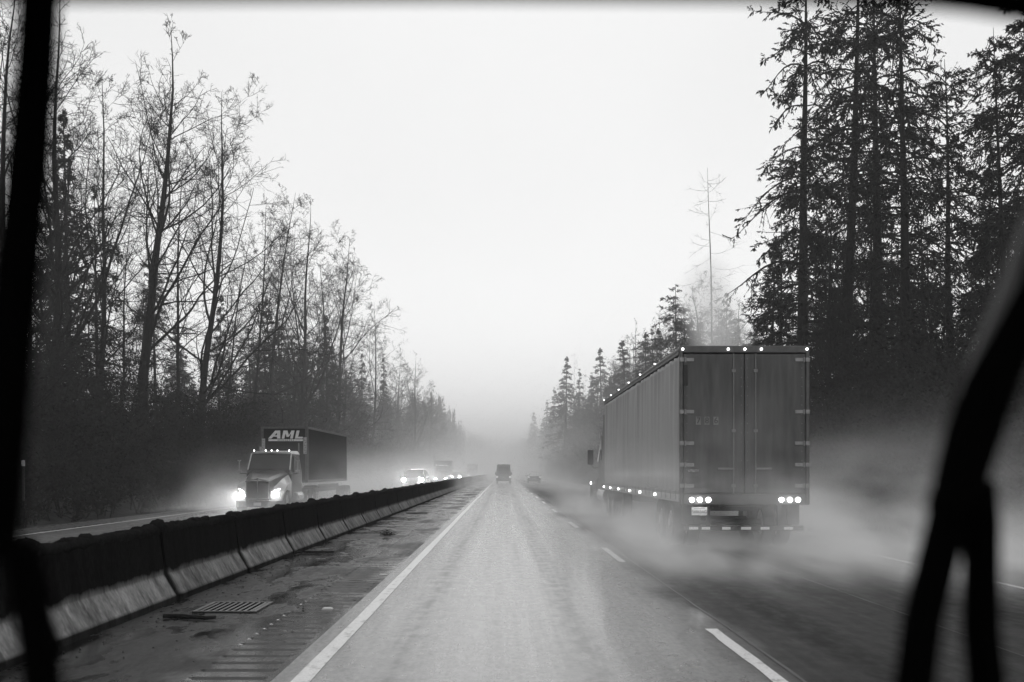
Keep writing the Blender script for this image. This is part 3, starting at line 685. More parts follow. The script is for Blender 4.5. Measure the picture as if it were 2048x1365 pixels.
tag(link('undergrowth', undergrowth(-17.2, -30, 3000, 5, 8.0, lambda X: np.interp(-X, [17.5,22,60], [-.4,.6,1.5]))), kind='stuff')
tag(link('undergrowth', undergrowth(12.6, 27, 3000, 6, 8.0, lambda X: np.interp(X, [13,20,60], [-.5,.5,1.5]))), kind='stuff')

# ------------------------------------------------------------------ vehicles
def wheel(parent, x, y, z, r, w, side=1, dual=False):
    wt = MB().disc((x,y,z), r, 0, w, 28, hole=r*.56).build('tyre', M['tyre'], parent, smooth=False)
    b = MB().disc((x,y,z), r*.57, 0, w*.6, 24).disc((x+side*w*.32,y,z), r*.22, 0, .08, 16)
    for k in range(8):
        a = k*math.pi/4; b.disc((x+side*w*.32, y+r*.36*math.cos(a), z+r*.36*math.sin(a)), .02, 0, .05, 6)
    b.build('rim', M['rim'], wt)
def mirror(parent, pts, box, m_arm, m_head):
    o = MB().box(*box, .02).build('mirror', m_head, parent); MB().tube(pts, .02, 6).build('mirror_arm', m_arm, o); return o

def curtain_mat():
    m = bpy.data.materials.new('trailer_curtain'); m.use_nodes = True; b = m.node_tree.nodes['Principled BSDF']
    co = N(m, 'ShaderNodeTexCoord').outputs['Object']; a = noise_n(m, co, 1.2, 4, (1,1,.3)); st = noise_n(m, co, 5, 3, (1,6,.15), .6)
    L(m, math_n(m, 'MULTIPLY', rng_n(m, a, .3, .7, .24, .31), rng_n(m, st, .3, .7, .86, 1.08)), b.inputs['Base Color'])
    b.inputs['Roughness'].default_value = .6; b.inputs['Coat Weight'].default_value = .05; b.inputs['Coat Roughness'].default_value = .2
    return m
def right_truck():
    X0, X1, Y0, Y1 = -1.3, 1.3, 0, 14.8
    t = thing('curtain_trailer_truck', (4.83, 19.9, 0), 'pale curtain-sided trailer truck throwing up spray in the right lane', 'truck')
    frame = mat('trailer_frame', .13, .45, .3, var=.3); door = mat('trailer_door', .05, .5, var=.6, scale=2.6, stretch=(2.5,1,.35), detail=6)
    b = MB().box(X0,X1,Y0+.1,Y1,1.10,1.20,.01).box(X0+.02,X1-.02,Y1-.06,Y1,1.2,4.02,.01)
    b.box(X0+.03,X1-.03,Y0+.1,Y1-.07,4.03,4.10,.01)
    b.build('trailer_body', frame, t)
    # rear frame: posts, header, sill
    b = MB().box(X0,X0+.07,Y0,Y0+.09,.92,4.1,.012).box(X1-.07,X1,Y0,Y0+.09,.92,4.1,.012).box(X0+.075,X1-.075,Y0,Y0+.09,3.96,4.10,.012).box(X0+.075,X1-.075,Y0-.01,Y0+.09,.92,1.13,.012)
    b.build('rear_frame', mat('rear_frame_metal', .07, .4, .4, var=.3), t)
    for s, n_ in ((-1,'rear_door'),(1,'rear_door')):
        xa, xb = (X0+.08, -.008) if s < 0 else (.008, X1-.08)
        d = MB().box(xa,xb,Y0+.02,Y0+.07,1.15,3.94,.01).box(xa+.03,xb-.03,Y0+.008,Y0+.018,1.18,1.26).build(n_, door, t)
        for z in (3.82,2.78,2.15,1.72,1.3):
            xh = X0 if s < 0 else X1
            b = MB().box(xh-s*.0, xh-s*.085, Y0-.02, Y0-.002, z-.04, z+.04, .005).box(xh-s*.13, xh-s*.29, Y0-.005, Y0+.018, z-.035, z+.035, .005).tube([(xh-s*.11,Y0-.008,z-.05),(xh-s*.11,Y0-.008,z+.05)], .018, 8)
            b.build('hinge', M['steel'], d)
        b = MB().tube([(-s*-.22,Y0+.0,1.14),(-s*-.22,Y0+.0,3.95)], .014, 8)
        for z in (1.3,2.4,3.6): b.box(s*.22-.04, s*.22+.04, Y0-.016, Y0+.018, z-.03, z+.03, .004)
        b.box(s*.22, s*.22+s*.32, Y0-.02, Y0-.006, 1.62, 1.66, .004)
        b.build('lock_rod', mat('lock_rod_metal', .16, .4, .5), d)
        if s < 0:
            MB().box(X0+.075,X0+.16,Y0-.001,Y0+.018,3.3,3.72).build('door_bumper', M['black'], d)
            dg = mat('digit_patch', .15, .5)
            for ch, xo, pz in (('7',.38,1),('8',.55,1),('6',.73,1)):
                MB().box(X0+xo-.05,X0+xo+.05,Y0+.012,Y0+.0195,2.52,2.68).build('digit_patch', dg if pz else door, d)
                text_mesh(ch, .17, 'digit', M['ink'], d, (X0+xo, Y0+.0105, 2.6), (R(90),0,0), .001, bold=.002)
            # maker's badge: dark pointed crest with pale word
            cxx, cz = X0+.28, 1.60
            MB().prism([(cxx+.10*math.sin(a)*(1.0), Y0+.019, cz+.075*math.cos(a)) for a in [k*math.pi/6 for k in range(12)]], (0,-.005,0)).box(cxx-.115,cxx+.115,Y0+.0135,Y0+.0195,cz-.03,cz+.035).build('maker_badge', mat('badge_dark', .03, .5), d)
            text_mesh('UTILITY', .062, 'badge_word', mat('badge_pale', .4, .5), d, (cxx, Y0+.012, cz), (R(90),0,0), .001, bold=.001)
            text_mesh('TRAILER', .034, 'badge_caption', M['ink'], d, (cxx, Y0+.0185, cz-.13), (R(90),0,0), .001, sx=1.3)
            MB().disc((X0+.24,Y0+.012,1.28), .03, 1, .02, 14).build('door_stud', M['black'], d)
    b = MB()
    for k in range(15):
        for x in (-1.15,-.06,.06,1.15): b.disc((x, Y0+.019, 1.25+k*.185), .008, 1, .006, 6)
    b.build('rivets', M['steel'], t)
    # curtains (left one folded and billowing)
    for s in (-1, 1):
        ny, nz = 300, 30; V = []; r2 = np.random.default_rng(9+s)
        ph = r2.uniform(0,6.28,12); fr = r2.uniform(3,19,12); am = r2.uniform(.2,1,12)
        for j in range(nz+1):
            tz = j/nz; z = 1.13+tz*(3.90-1.13)
            for i in range(ny+1):
                yy = Y0+.1+(Y1-Y0-.14)*i/ny; u = i/ny*14.6
                top = math.exp(-((1-tz)/.22)) ; bot = math.exp(-(tz/.07))
                f = sum(am[q]*math.sin(u*fr[q]*.9+ph[q]+ .6*math.sin(tz*3+q)) for q in range(12))/4
                belly = .016*math.sin(math.pi*tz)*(1+.3*math.sin(u*.9))
                edge = min(1, min(i, ny-i)/3)
                off = (.046*f*(top*1.0+.07)+.022*f*bot+belly)*edge
                V.append((s*(1.292+max(off,-.02)), yy, z))
        V = np.array(V); I = lambda i,j: j*(ny+1)+i
        Fq = np.array([(I(i,j),I(i+1,j),I(i+1,j+1),I(i,j+1)) for j in range(nz) for i in range(ny)])
        if s < 0: Fq = Fq[:, ::-1]
        me = np_mesh('curtain', V, [Fq], MATS.get('cur') or MATS.setdefault('cur', curtain_mat())); me.polygons.foreach_set('use_smooth', [True]*len(me.polygons))
        cu = link('curtain', me, t); sm = cu.modifiers.new('thickness','SOLIDIFY'); sm.thickness = .004
        b = MB()
        for k in range(24):
            yy = Y0+.35+k*.61; b.box(s*1.318, s*1.324, yy-.022, yy+.022, 1.02, 1.2)
        b.build('curtain_strap', mat('strap_web', .12, .7), cu)
        rl = MB().box(s*1.27,s*1.315,Y0+.09,Y1,3.93,4.06,.01).box(s*1.28,s*1.33,Y0+.09,Y1,4.0,4.02).build('top_rail', frame, t)
        b = MB().box(s*1.26,s*1.312,Y0+.09,Y1,.97,1.12,.01); b.build('bottom_rail', mat('rail_metal', .3, .35, .4, var=.3), t)
        for yy in (15.05-.35,12.6,10.3,7.7,5.6,3.1):
            MB().disc((s*1.33,yy,1.06), .032, 0, .04, 12).build('side_marker_lamp', M['ledm'], t)
        for yy in (14.7,12.5,10.3,7.9,5.6,3.1):
            MB().disc((s*1.32,yy,4.07), .014, 0, .04, 10).build('top_marker_lamp', mat('dim_marker_lens', .8, .3, emit=5), t)
        b = MB().box(s*.95,s*1.2,.35,.42,.5,.92,.01) ; b.build('mud_flap', M['black'], t)
    MB().tube([(X0-.01,4.6,1.3),(X0-.04,3.5,1.22),(X0-.03,2.6,1.25)], .008, 5).build('curtain_buckle', M['dark'], t)
    for x in (-1.06,-.90,-.73,.73,.90,1.06): MB().disc((x,Y0-.025,1.02), .05, 1, .03, 18).build('tail_lamp', M['tail'], t)
    for x in (-1.24,-.33,.0,.33,1.24): MB().disc((x,Y0-.02,4.03), .022, 1, .03, 12).build('clearance_lamp', M['ledm'], t)
    pl = MB().box(X0+.235,X0+.545,Y0-.03,Y0-.022,.71,.87,.003).build('number_plate', M['plate'], t)
    text_mesh('56863AG', .088, 'plate_number', M['ink'], pl, (X0+.39,Y0-.0315,.778), (R(90),0,0), .001, sx=.86, bold=.001)
    text_mesh('WASHINGTON', .03, 'plate_state', M['ink'], pl, (X0+.39,Y0-.0315,.847), (R(90),0,0), .001)
    for x in (-.9, .9):                               # lit tail lamps
        l = bpy.data.lights.new('tail_lamp_light', 'POINT'); l.energy = 2.5; l.shadow_soft_size = .08
        o = bpy.data.objects.new('tail_lamp_light', l); COL.objects.link(o); o.location = (4.83+x, 19.9-.16, 1.02)
    # under-ride guard with tape
    g = MB().box(X0+.1,X1-.1,.05,.13,.40,.50,.01).box(-.75,-.68,.06,.12,.5,.92).box(.68,.75,.06,.12,.5,.92).build('rear_guard', M['dark'], t)
    for x0, w in ((-1.1,.18),(-.85,.17),(-.44,.17),(-.06,.2),(.33,.18),(.8,.18)): MB().box(x0,x0+w,.042,.0505,.42,.475).build('guard_tape', M['tape'], g)
    MB().box(-.55,-.45,.3,Y1-.5,.85,1.1).box(.45,.55,.3,Y1-.5,.85,1.1).box(-.5,.5,1.2,3.6,.75,.84).tube([(-1.2,1.6,.5),(1.2,1.6,.5)], .07, 8).tube([(-1.2,2.9,.5),(1.2,2.9,.5)], .07, 8).build('chassis', M['dark'], t)
    for yy in (1.6, 2.9):
        for s in (-1,1):
            wheel(t, s*1.12, yy, .5, .5, .26, s); wheel(t, s*.80, yy, .5, .5, .26, s)
    # tractor
    cabm = mat('tractor_paint', .13, .6, var=.15, spec=.12)
    def ring(y, zb, zt, wb, wt, c=.12):
        return [(-wb,y,zb),(-wb-.0,y,(zb+zt)/2),(-wt,y,zt-c),(-wt+c,y,zt),(wt-c,y,zt),(wt,y,zt-c),(wb,y,(zb+zt)/2),(wb,y,zb)]
    cab = MB().loft([ring(15.6,.95,3.72,1.23,1.2), ring(16.2,.9,3.68,1.23,1.18), ring(17.2,.85,3.45,1.22,1.1), ring(18.0,.8,3.0,1.2,1.0), ring(18.5,.8,2.6,1.15,.95), ring(18.9,.8,1.95,1.1,.98)]).build('cab', cabm, t)
    MB().loft([ring(18.9,.7,1.9,1.15,.9,.2), ring(20.0,.65,1.75,1.18,.8,.25), ring(20.9,.6,1.5,1.1,.65,.3)]).build('hood', cabm, t)
    MB().box(-1.2,1.2,20.9,21.15,.4,.95,.06).build('front_bumper', M['steel'], t)
    for s in (-1,1):
        MB().box(s*1.22,s*1.25,15.0,15.6,1.3,3.6,.01).build('side_fairing', cabm, t)
        MB().box(s*1.235,s*1.245,16.3,16.8,2.0,2.9,.004).build('sleeper_window', M['glass'], cab)
        MB().prism([(s*1.24,17.35,1.95),(s*1.21,18.35,1.95),(s*1.12,18.15,2.6),(s*1.16,17.4,2.7)], (s*.012,0,0)).build('door_window', M['glass'], cab)
        mirror(t, [(s*1.15,18.3,1.75),(s*1.3,18.5,1.72),(s*1.43,18.55,1.85)], (s*1.34,s*1.56,18.5,18.62,1.85,2.42), M['dark'], M['black'])
        MB().loft([[(s*x,y,z) for x,y,z in q] for q in (((.95,19.2,.5),(1.27,19.2,.5),(1.27,19.2,.75),(.95,19.2,.9)), ((.95,19.6,1.0),(1.29,19.6,1.0),(1.29,19.6,1.1),(.95,19.6,1.2)), ((.95,20.4,1.0),(1.29,20.4,1.0),(1.29,20.4,1.1),(.95,20.4,1.2)), ((.95,20.8,.5),(1.27,20.8,.5),(1.27,20.8,.75),(.95,20.8,.9)))]).build('fender', cabm, t)
        MB().disc((s*1.31,20.0,1.13), .05, 0, .05, 12).build('fender_lamp', M['ledm'], t)
        wheel(t, s*1.1, 20.0, .5, .5, .3, s)
        for yy in (12.9, 14.2): wheel(t, s*1.1, yy, .5, .5, .28, s); wheel(t, s*.77, yy, .5, .5, .28, s)
        MB().tube([(s*1.0,15.4,.72),(s*1.0,17.6,.72)], .3, 20).build('fuel_tank', M['chrome'], t)
    MB().box(-.45,.45,11.8,20.5,.62,.86).build('tractor_frame', M['dark'], t)
    return t
right_truck()

def front_truck(loc, label, cont=True, far=0, glow=True, rz=0, name='container_truck', cab_h=2.85, high=3.98, seg=12.2, group=None, wide=2.5, corr=True):
    """tractor facing -Y with a box behind; origin under the bumper"""
    t = thing(name, loc, label, 'truck', group, rz)
    def ring(y, zb, zm, zt, wb, wm, wt):
        c = .1; return [(-wb,y,zb),(-wm,y,zm),(-wt,y,zt-c),(-wt+c*1.6,y,zt),(wt-c*1.6,y,zt),(wt,y,zt-c),(wm,y,zm),(wb,y,zb)]
    hood = MB().loft([ring(.1,.55,1.0,1.42,.52,.56,.50), ring(.5,.55,1.1,1.56,.62,.66,.56), ring(1.3,.6,1.25,1.72,.85,.9,.74), ring(2.1,.6,1.4,1.88,1.0,1.02,.92)]).build('hood', M['paint_d'], t)
    for s in (-1,1):
        f = MB().loft([[(s*x,y,z) for x,y,z in q] for q in (
            ((.60,.18,.50),(1.04,.42,.50),(1.08,.45,.78),(.62,.2,.85)), ((.62,.5,.78),(1.12,.62,.86),(1.13,.6,1.02),(.66,.5,1.15)), ((.7,.95,.98),(1.16,.95,1.02),(1.16,.95,1.22),(.8,.95,1.4)),
            ((.8,1.5,.95),(1.14,1.5,.98),(1.13,1.5,1.3),(.88,1.5,1.58)), ((.95,2.1,.6),(1.1,2.1,.6),(1.1,2.1,1.4),(.95,2.1,1.72)))]).build('fender', M['paint_l'], t)
        MB().loft([[(s*x,y,z) for x,y,z in q] for q in (((.62,.14,.70),(.92,.30,.74),(.90,.28,.92),(.64,.14,.82)),((.62,.10,.72),(.90,.26,.75),(.88,.24,.90),(.64,.10,.81)))]).build('headlight', M['headfar'] if far else M['head'], t)
        MB().tube([(s*.63,.12,.90),(s*.78,.19,1.0),(s*.97,.36,1.06)], .014, 6).build('running_lamp', M['drl'], f)
        mirror(t, [(s*1.06,2.3,1.75),(s*1.38,2.1,1.78)], (s*1.30,s*1.50,2.0,2.14,1.80,1.94), M['dark'], M['paint_l'])
        mm = MB().tube([(s*1.40,2.08,1.94),(s*1.40,2.08,2.36)], .03, 8).box(s*1.33,s*1.48,2.02,2.14,2.36,2.41,.01).build('mirror_post', M['paint_l'], t)
        wheel(t, s*1.02, 1.1, .5, .5, .3, s)
        for yy in (5.2,6.5): wheel(t, s*1.02, yy, .5, .5, .55, s)
        MB().tube([(s*.98,2.9,.62),(s*.98,4.2,.62)], .28, 18).build('fuel_tank', M['chrome'], t)
        MB().box(s*.88,s*1.25,2.5,2.85,.45,.86,.04).build('step_box', M['paint_l'], t)
        for yy in (seg+4.2, seg+5.5): wheel(t, s*1.02, yy, .5, .5, .55, s)
    MB().box(-.5,.5,.05,.12,.62,1.38,.02).build('grille', mat('grille_mesh', .02, .4, .5, var=.6, scale=40), t)
    MB().loft([[(-.55,y,1.36+dz),(-.3,y,1.43+dz),(0,y,1.47+dz),(.3,y,1.43+dz),(.55,y,1.36+dz),(.55,y,1.43+dz),(.3,y,1.50+dz),(0,y,1.55+dz),(-.3,y,1.50+dz),(-.55,y,1.43+dz)] for y, dz in ((.0,0),(.1,0))]).box(-.53,-.505,.02,.09,.62,1.36).box(.505,.53,.02,.09,.62,1.36).box(-.45,-.05,.0,.05,.585,.615).box(.05,.45,.0,.05,.585,.615).box(-.012,.012,.02,.055,.9,1.44).disc((0,.0,1.51),.07,1,.05,14).build('grille_surround', M['chrome'], t)
    bp = MB().loft([[(-1.12,.5,z),(-.85,.12,z),(-.5,0,z),(.5,0,z),(.85,.12,z),(1.12,.5,z),(.9,.6,z),(-.9,.6,z)] for z in (.22,.5)]).build('front_bumper', M['dark'], t)
    MB().box(-.17,.17,-.02,.0-.001,.30,.44,.004).build('number_plate', mat('small_plate', .3, .5), bp)
    MB().tube([(-.6,-.01,.28),(-.5,-.02,.23),(.5,-.02,.23),(.6,-.01,.28)], .012, 6).build('bumper_trim', M['chrome'], bp)
    cab = MB().loft([ring(2.1,.6,1.7,1.9,1.05,1.06,.98), ring(2.2,.6,1.75,2.0,1.08,1.08,1.0), ring(2.75,.6,1.8,cab_h-.06,1.1,1.1,.97), ring(2.95,.6,1.8,cab_h,1.1,1.1,.97), ring(4.3,.6,1.8,cab_h-.02,1.1,1.1,.98), ring(4.5,.6,1.8,cab_h-.1,1.08,1.08,.94)]).build('cab', M['paint_d'], t)
    MB().prism([(-.97,2.17,1.96),(.97,2.17,1.96),(.93,2.66,cab_h-.17),(-.93,2.66,cab_h-.17)], (0,-.03,.012)).build('windscreen', M['glass'], cab)
    # pale roof cap and pillars
    MB().loft([[(-1.0,2.62,cab_h-.14),(-.9,2.6,cab_h-.05),(0,2.56,cab_h-.01),(.9,2.6,cab_h-.05),(1.0,2.62,cab_h-.14),(.9,2.66,cab_h-.13),(0,2.6,cab_h-.10),(-.9,2.66,cab_h-.13)],
                [(-1.02,4.3,cab_h-.14),(-.9,4.3,cab_h+.04),(0,4.3,cab_h+.05),(.9,4.3,cab_h+.04),(1.02,4.3,cab_h-.14),(.9,4.3,cab_h-.13),(0,4.3,cab_h-.1),(-.9,4.3,cab_h-.13)]]).tube([(-1.01,2.13,1.95),(-.965,2.66,cab_h-.12)], .03, 6).tube([(1.01,2.13,1.95),(.965,2.66,cab_h-.12)], .03, 6).build('roof_cap', mat('roof_cap_paint', .42, .3), cab)
    for s in (-1,1):
        MB().prism([(s*1.10,2.5,1.85),(s*1.10,3.4,1.85),(s*1.02,3.4,cab_h-.25),(s*1.03,2.85,cab_h-.25)], (s*.015,0,0)).build('door_window', M['glass'], cab)
    for x in (-.85,-.28,0,.28,.85): MB().disc((x,2.68,cab_h+.03), .028, 1, .06, 10).build('marker_lamp', M['ledm'], cab)
    MB().tube([(-.62,3.0,cab_h-.02),(-.62,3.0,cab_h+.22)], [.04,.055], 8).build('horn', M['paint_l'], cab)
    MB().box(-.4,.4,4.5,seg+6,.7,.95).build('chassis', M['dark'], t)
    hw = wide/2; yb = 6.3 if cont else 5.0; xo = -.22 if cont else 0
    # box / container
    b = MB(); zc = 1.28
    rings_top = []
    def side(sx):
        pts = []; n = int(seg/.28)
        for i in range(n):
            y = yb+.12+i*(seg-.24)/n; st = (seg-.24)/n; d = .035
            pts += [(sx*(hw-d), y), (sx*(hw-d), y+st*.35), (sx*hw, y+st*.5), (sx*hw, y+st*.85)]
        pts.append((sx*(hw-d), yb+seg-.12)); return pts
    for sx in (-1,1):
        pts = side(sx) if corr else [(sx*hw,yb+.1),(sx*hw,yb+seg-.1)]
        V = [(x+xo,y,z) for z in (zc+.12,high-.1) for x,y in pts]; n = len(pts); b.add(V, [(i,i+1,n+i+1,n+i) for i in range(n-1)])
    b.box(xo-hw+.02,xo+hw-.02,yb+.03,yb+.06,zc,high-.02).box(xo-hw+.02,xo+hw-.02,yb+seg-.06,yb+seg-.03,zc,high-.02).box(xo-hw+.03,xo+hw-.03,yb+.07,yb+seg-.07,high-.06,high-.03).box(xo-hw+.03,xo+hw-.03,yb+.07,yb+seg-.07,zc,zc+.05)
    body = b.build('container' if cont else 'cargo_box', M['cont'] if cont else mat('box_paint', .12, .5), t)
    b = MB()
    for sx in (-1,1):
        b.box(xo+sx*(hw-.09),xo+sx*(hw+.008),yb+.12,yb+seg-.12,high-.11,high,.01).box(xo+sx*(hw-.09),xo+sx*(hw+.008),yb+.12,yb+seg-.12,zc,zc+.14,.01)
        for yy in (yb, yb+seg-.14): b.box(xo+sx*(hw-.13),xo+sx*(hw+.01),yy,yy+.14,zc,high+.005,.01)
    b.box(xo-hw+.14,xo+hw-.14,yb,yb+.025,high-.1,high,.005).box(xo-hw+.14,xo+hw-.14,yb,yb+.025,zc,zc+.12,.005)
    b.build('corner_post' if cont else 'box_frame', mat('container_frame', .05, .5, var=.4), body)
    if cont:
        # letters A M L, slanted, and underline
        z0, z1 = high-.62, high-.20; yf = yb+.027
        def poly(ps, nm):
            H_ = z1-z0; b = MB()
            for p in ps: b.prism([(xo+x+.22*zz*.42-.05, yf, z0+zz*H_) for x, zz in p], (0,-.008,0))
            b.build(nm, M['white'], body)
        poly([[(-.80,0),(-.63,0),(-.40,.72),(-.40,1),(-.52,1)], [(-.40,1),(-.40,.72),(-.33,0),(-.16,0),(-.26,1)], [(-.60,.24),(-.32,.24),(-.34,.40),(-.54,.40)]], 'letter')
        poly([[(-.09,0),(.05,0),(.05,1),(-.09,1)], [(.05,1),(.05,.66),(.15,.2),(.25,.2),(.25,.4),(.12,1)], [(.25,.4),(.25,.2),(.35,.66),(.35,1),(.33,1)], [(.35,0),(.49,0),(.49,1),(.35,1)]], 'letter')
        poly([[(.60,0),(1.0,0),(1.0,.22),(.60,.22)], [(.60,.22),(.75,.22),(.75,1),(.60,1)]], 'letter')
        MB().box(xo-.83,xo+.97,yf-.008,yf,z0-.13,z0-.035).build('lettering_underline', M['white'], body)
        tk = MB()
        for k in range(9): tk.box(xo-.35+k*.1,xo-.35+k*.1+.05,yf-.012,yf-.0085,z0-.105,z0-.06)
        tk.build('underline_word', M['cont'], body)
        for x0, za, zb in ((-1.17,high-1.3,high-.62),(1.0,high-1.42,high-.55)):
            st = MB().box(xo+x0,xo+x0+.17,yb-.012,yb-.002,za,zb).build('warning_strip', mat('strip_face', .28, .5), body)
            tk = MB(); n = int((zb-za)/.13)
            for k in range(n): tk.box(xo+x0+.04,xo+x0+.13,yb-.016,yb-.0125,za+.04+k*.13,za+.055+k*.13).box(xo+x0+(.04 if k%2 else .11),xo+x0+(.06 if k%2 else .13),yb-.016,yb-.0125,za+.05+k*.13,za+.11+k*.13)
            tk.build('strip_marks', M['ink'], st)
        MB().box(xo+.72,xo+.79,yf-.008,yf,high-2.0,high-.85).build('code_strip', mat('code_face', .12, .5), body)
        for s in (-1,1):
            MB().box(s*1.2+xo,s*1.24+xo,yb+3,yb+9,.95,1.15).build('side_rail', M['dark'], body)
            for k in range(7): MB().box(s*1.242+xo,s*1.25+xo,yb+3.2+k*.5,yb+3.3+k*.5,1.08,1.11).build('rail_tape', M['tape'], body)
    return t
AMLY = 45.6
front_truck((-11.25, AMLY, -.27), 'dark semi truck hauling a lettered AML container, headlights blazing on the opposite road', rz=R(-0.6), wide=2.44, high=4.22-.02)
for (x, y, z, e) in ((-12.1, AMLY-.1, .56, 1500), (-10.42, AMLY-.1, .56, 500), (-8.77, 87.7, .87, 5000), (-7.19, 87.7, .87, 5000)):   # the lit headlamps light the spray and the wet road
    l = bpy.data.lights.new('headlamp_light', 'SPOT'); l.energy = e; l.shadow_soft_size = .1; l.spot_size = R(75 if y < 60 else 14); l.spot_blend = .9
    o = bpy.data.objects.new('headlamp_light', l); COL.objects.link(o); o.location = (x, y, z); o.rotation_euler = (R(-84), 0, R(0 if y < 60 else 3.5))

def car(loc, label, kind, facing, lamps, group=None, rz=0, lampmat=None):
    """loft body; facing -1: front looks at the camera (-Y)"""
    S = dict(
     van=dict(st=[(0,.45,1.1,2.45,.98,1.0,.80),(.12,.35,1.15,2.56,1.0,1.01,.86),(2.6,.3,1.15,2.6,1.0,1.01,.88),(4.0,.3,1.15,2.55,1.0,1.01,.86),(4.6,.3,1.2,1.9,1.0,1.0,.84),(5.3,.35,1.1,1.35,.98,.98,.84),(5.7,.45,.8,1.0,.88,.9,.76)], rear=(.55,1.35,2.3), w=2.0, wy=(1.0,4.7), wr=.36),
     sedan=dict(st=[(0,.35,.62,.98,.84,.88,.78),(.15,.28,.7,1.02,.88,.9,.76),(.9,.22,.75,1.08,.9,.91,.7),(1.5,.22,.78,1.36,.9,.91,.58),(2.7,.22,.78,1.40,.9,.91,.58),(3.5,.22,.78,1.02,.9,.9,.7),(4.4,.26,.7,.85,.88,.88,.72),(4.65,.35,.6,.7,.8,.82,.68)], rear=(.5,1.08,1.32), w=1.8, wy=(.85,3.75), wr=.32),
     suv=dict(st=[(0,.5,.85,1.5,.92,.94,.74),(.12,.4,.95,1.72,.95,.96,.74),(1.2,.35,.98,1.80,.95,.96,.74),(2.6,.35,.98,1.78,.95,.96,.72),(3.4,.35,.98,1.14,.95,.95,.78),(4.4,.38,.9,1.06,.94,.94,.8),(4.75,.45,.8,.92,.88,.9,.76)], rear=(.62,1.12,1.6), w=1.9, wy=(.9,3.85), wr=.38))[kind]
    t = thing({'van':'panel_van','sedan':'sedan_car','suv':'oncoming_car'}[kind], loc, label, {'van':'van','sedan':'car','suv':'car'}[kind], group, rz+(math.pi if facing < 0 else 0))
    off = S['st'][-1][0] if facing < 0 else 0
    def ring(y, zb, zm, zt, wb, wm, wt):
        c = .06; y = y-off; return [(-wb+.05,y,zb),(-wb,y,zb+.12),(-wm,y,zm),(-wt,y,zt-c),(-wt+c*1.5,y,zt),(wt-c*1.5,y,zt),(wt,y,zt-c),(wm,y,zm),(wb,y,zb+.12),(wb-.05,y,zb)]
    paint = mat({'van':'van_paint','sedan':'sedan_paint','suv':'suv_paint'}[kind], .05, .3)
    body = MB().loft([ring(*q) for q in S['st']]).build('body', paint, t)
    hw, z0, z1 = S['rear']
    st = S['st']
    if facing > 0:
        yb = -.012 if kind != 'sedan' else .98
        if kind == 'sedan': MB().prism([(-.6,.86,1.06),(.6,.86,1.06),(.5,1.42,1.32),(-.5,1.42,1.32)], (0,-.02,.03)).build('rear_window', M['glass'], t)
        else: MB().box(-hw-.1,-.02,-.02,.06,z0,z1-.05,.01).box(.02,hw+.1,-.02,.06,z0,z1-.05,.01).build('rear_window', M['glass'], t)
        MB().box(-.8*S['w']/2,.8*S['w']/2,-.08,.02,.38,.55,.03).build('rear_bumper', M['dark'], t)
        MB().box(-.22,.22,-.018,.02,.62 if kind=='sedan' else .8,.72 if kind=='sedan' else .9,.004).build('number_plate', mat('small_plate', .3, .5), t)
        for s in (-1,1): MB().box(s*(S['w']/2-.24),s*(S['w']/2-.05),-.03,.05,.78,.90 if kind=='sedan' else 1.0,.015).build('tail_lamp', lampmat or M['taildim'], t)
        if kind == 'van':
            MB().box(-.07,.07,.15,.3,2.57,2.65,.02).build('roof_lamp', M['dark'], t)
        if kind == 'sedan': MB().box(-.5,.5,1.45,1.5,1.395,1.415).build('roof_edge', M['tape'], t)
    else:
        yF = 0
        for s in (-1,1): MB().disc((s*(S['w']/2-.26),.02,.99 if kind=='suv' else .68), .13 if lamps > 1 else .15, 1, .07, 16).build('headlight', lampmat or M['headfar'], t)
        MB().box(-.42,.42,-.03,.05,.6,.82,.02).build('grille', M['dark'], t)
        MB().box(-.85,.85,-.02,.08,.38,.55,.03).build('front_bumper', M['dark'], t)
        ws = {'suv':[(-.80,-1.36,1.16),(.80,-1.36,1.16),(.68,-2.1,1.72),(-.68,-2.1,1.72)], 'sedan':[(-.72,-1.2,1.04),(.72,-1.2,1.04),(.56,-1.9,1.34),(-.56,-1.9,1.34)]}[kind]
        MB().prism(ws, (0,.03,.03)).build('windscreen', M['glass'], t)
        if kind == 'suv': MB().box(-.56,.56,-2.2,-2.15,1.79,1.83).build('roof_rail', M['tape'], t)
    ww = S['w']/2
    for s in (-1,1):
        MB().box(s*(ww-.02),s*(ww+.20),st[-3][0]-off-.1,st[-3][0]-off,1.15 if kind!='sedan' else .95,1.5 if kind=='van' else (1.08 if kind=='sedan' else 1.3),.03).build('mirror', M['dark'], t)
        y0, y1 = {'van':(3.2,4.15),'sedan':(1.4,2.9),'suv':(.6,2.7)}[kind]; zA, zB = {'van':(1.4,2.1),'sedan':(1.0,1.3),'suv':(1.12,1.6)}[kind]
        wa, wb2 = {'van':(.975,.90),'sedan':(.79,.62),'suv':(.93,.79)}[kind]
        MB().prism([(s*wa,y0-off,zA),(s*wa,y1-off,zA),(s*wb2,y1-off-.1,zB),(s*wb2,y0-off+.1,zB)], (s*.03,0,0)).build('side_window', M['glass'], t)
        for yy in S['wy']: wheel(t, s*(ww-.12), yy-off, S['wr'], S['wr'], .22, s)
    return t
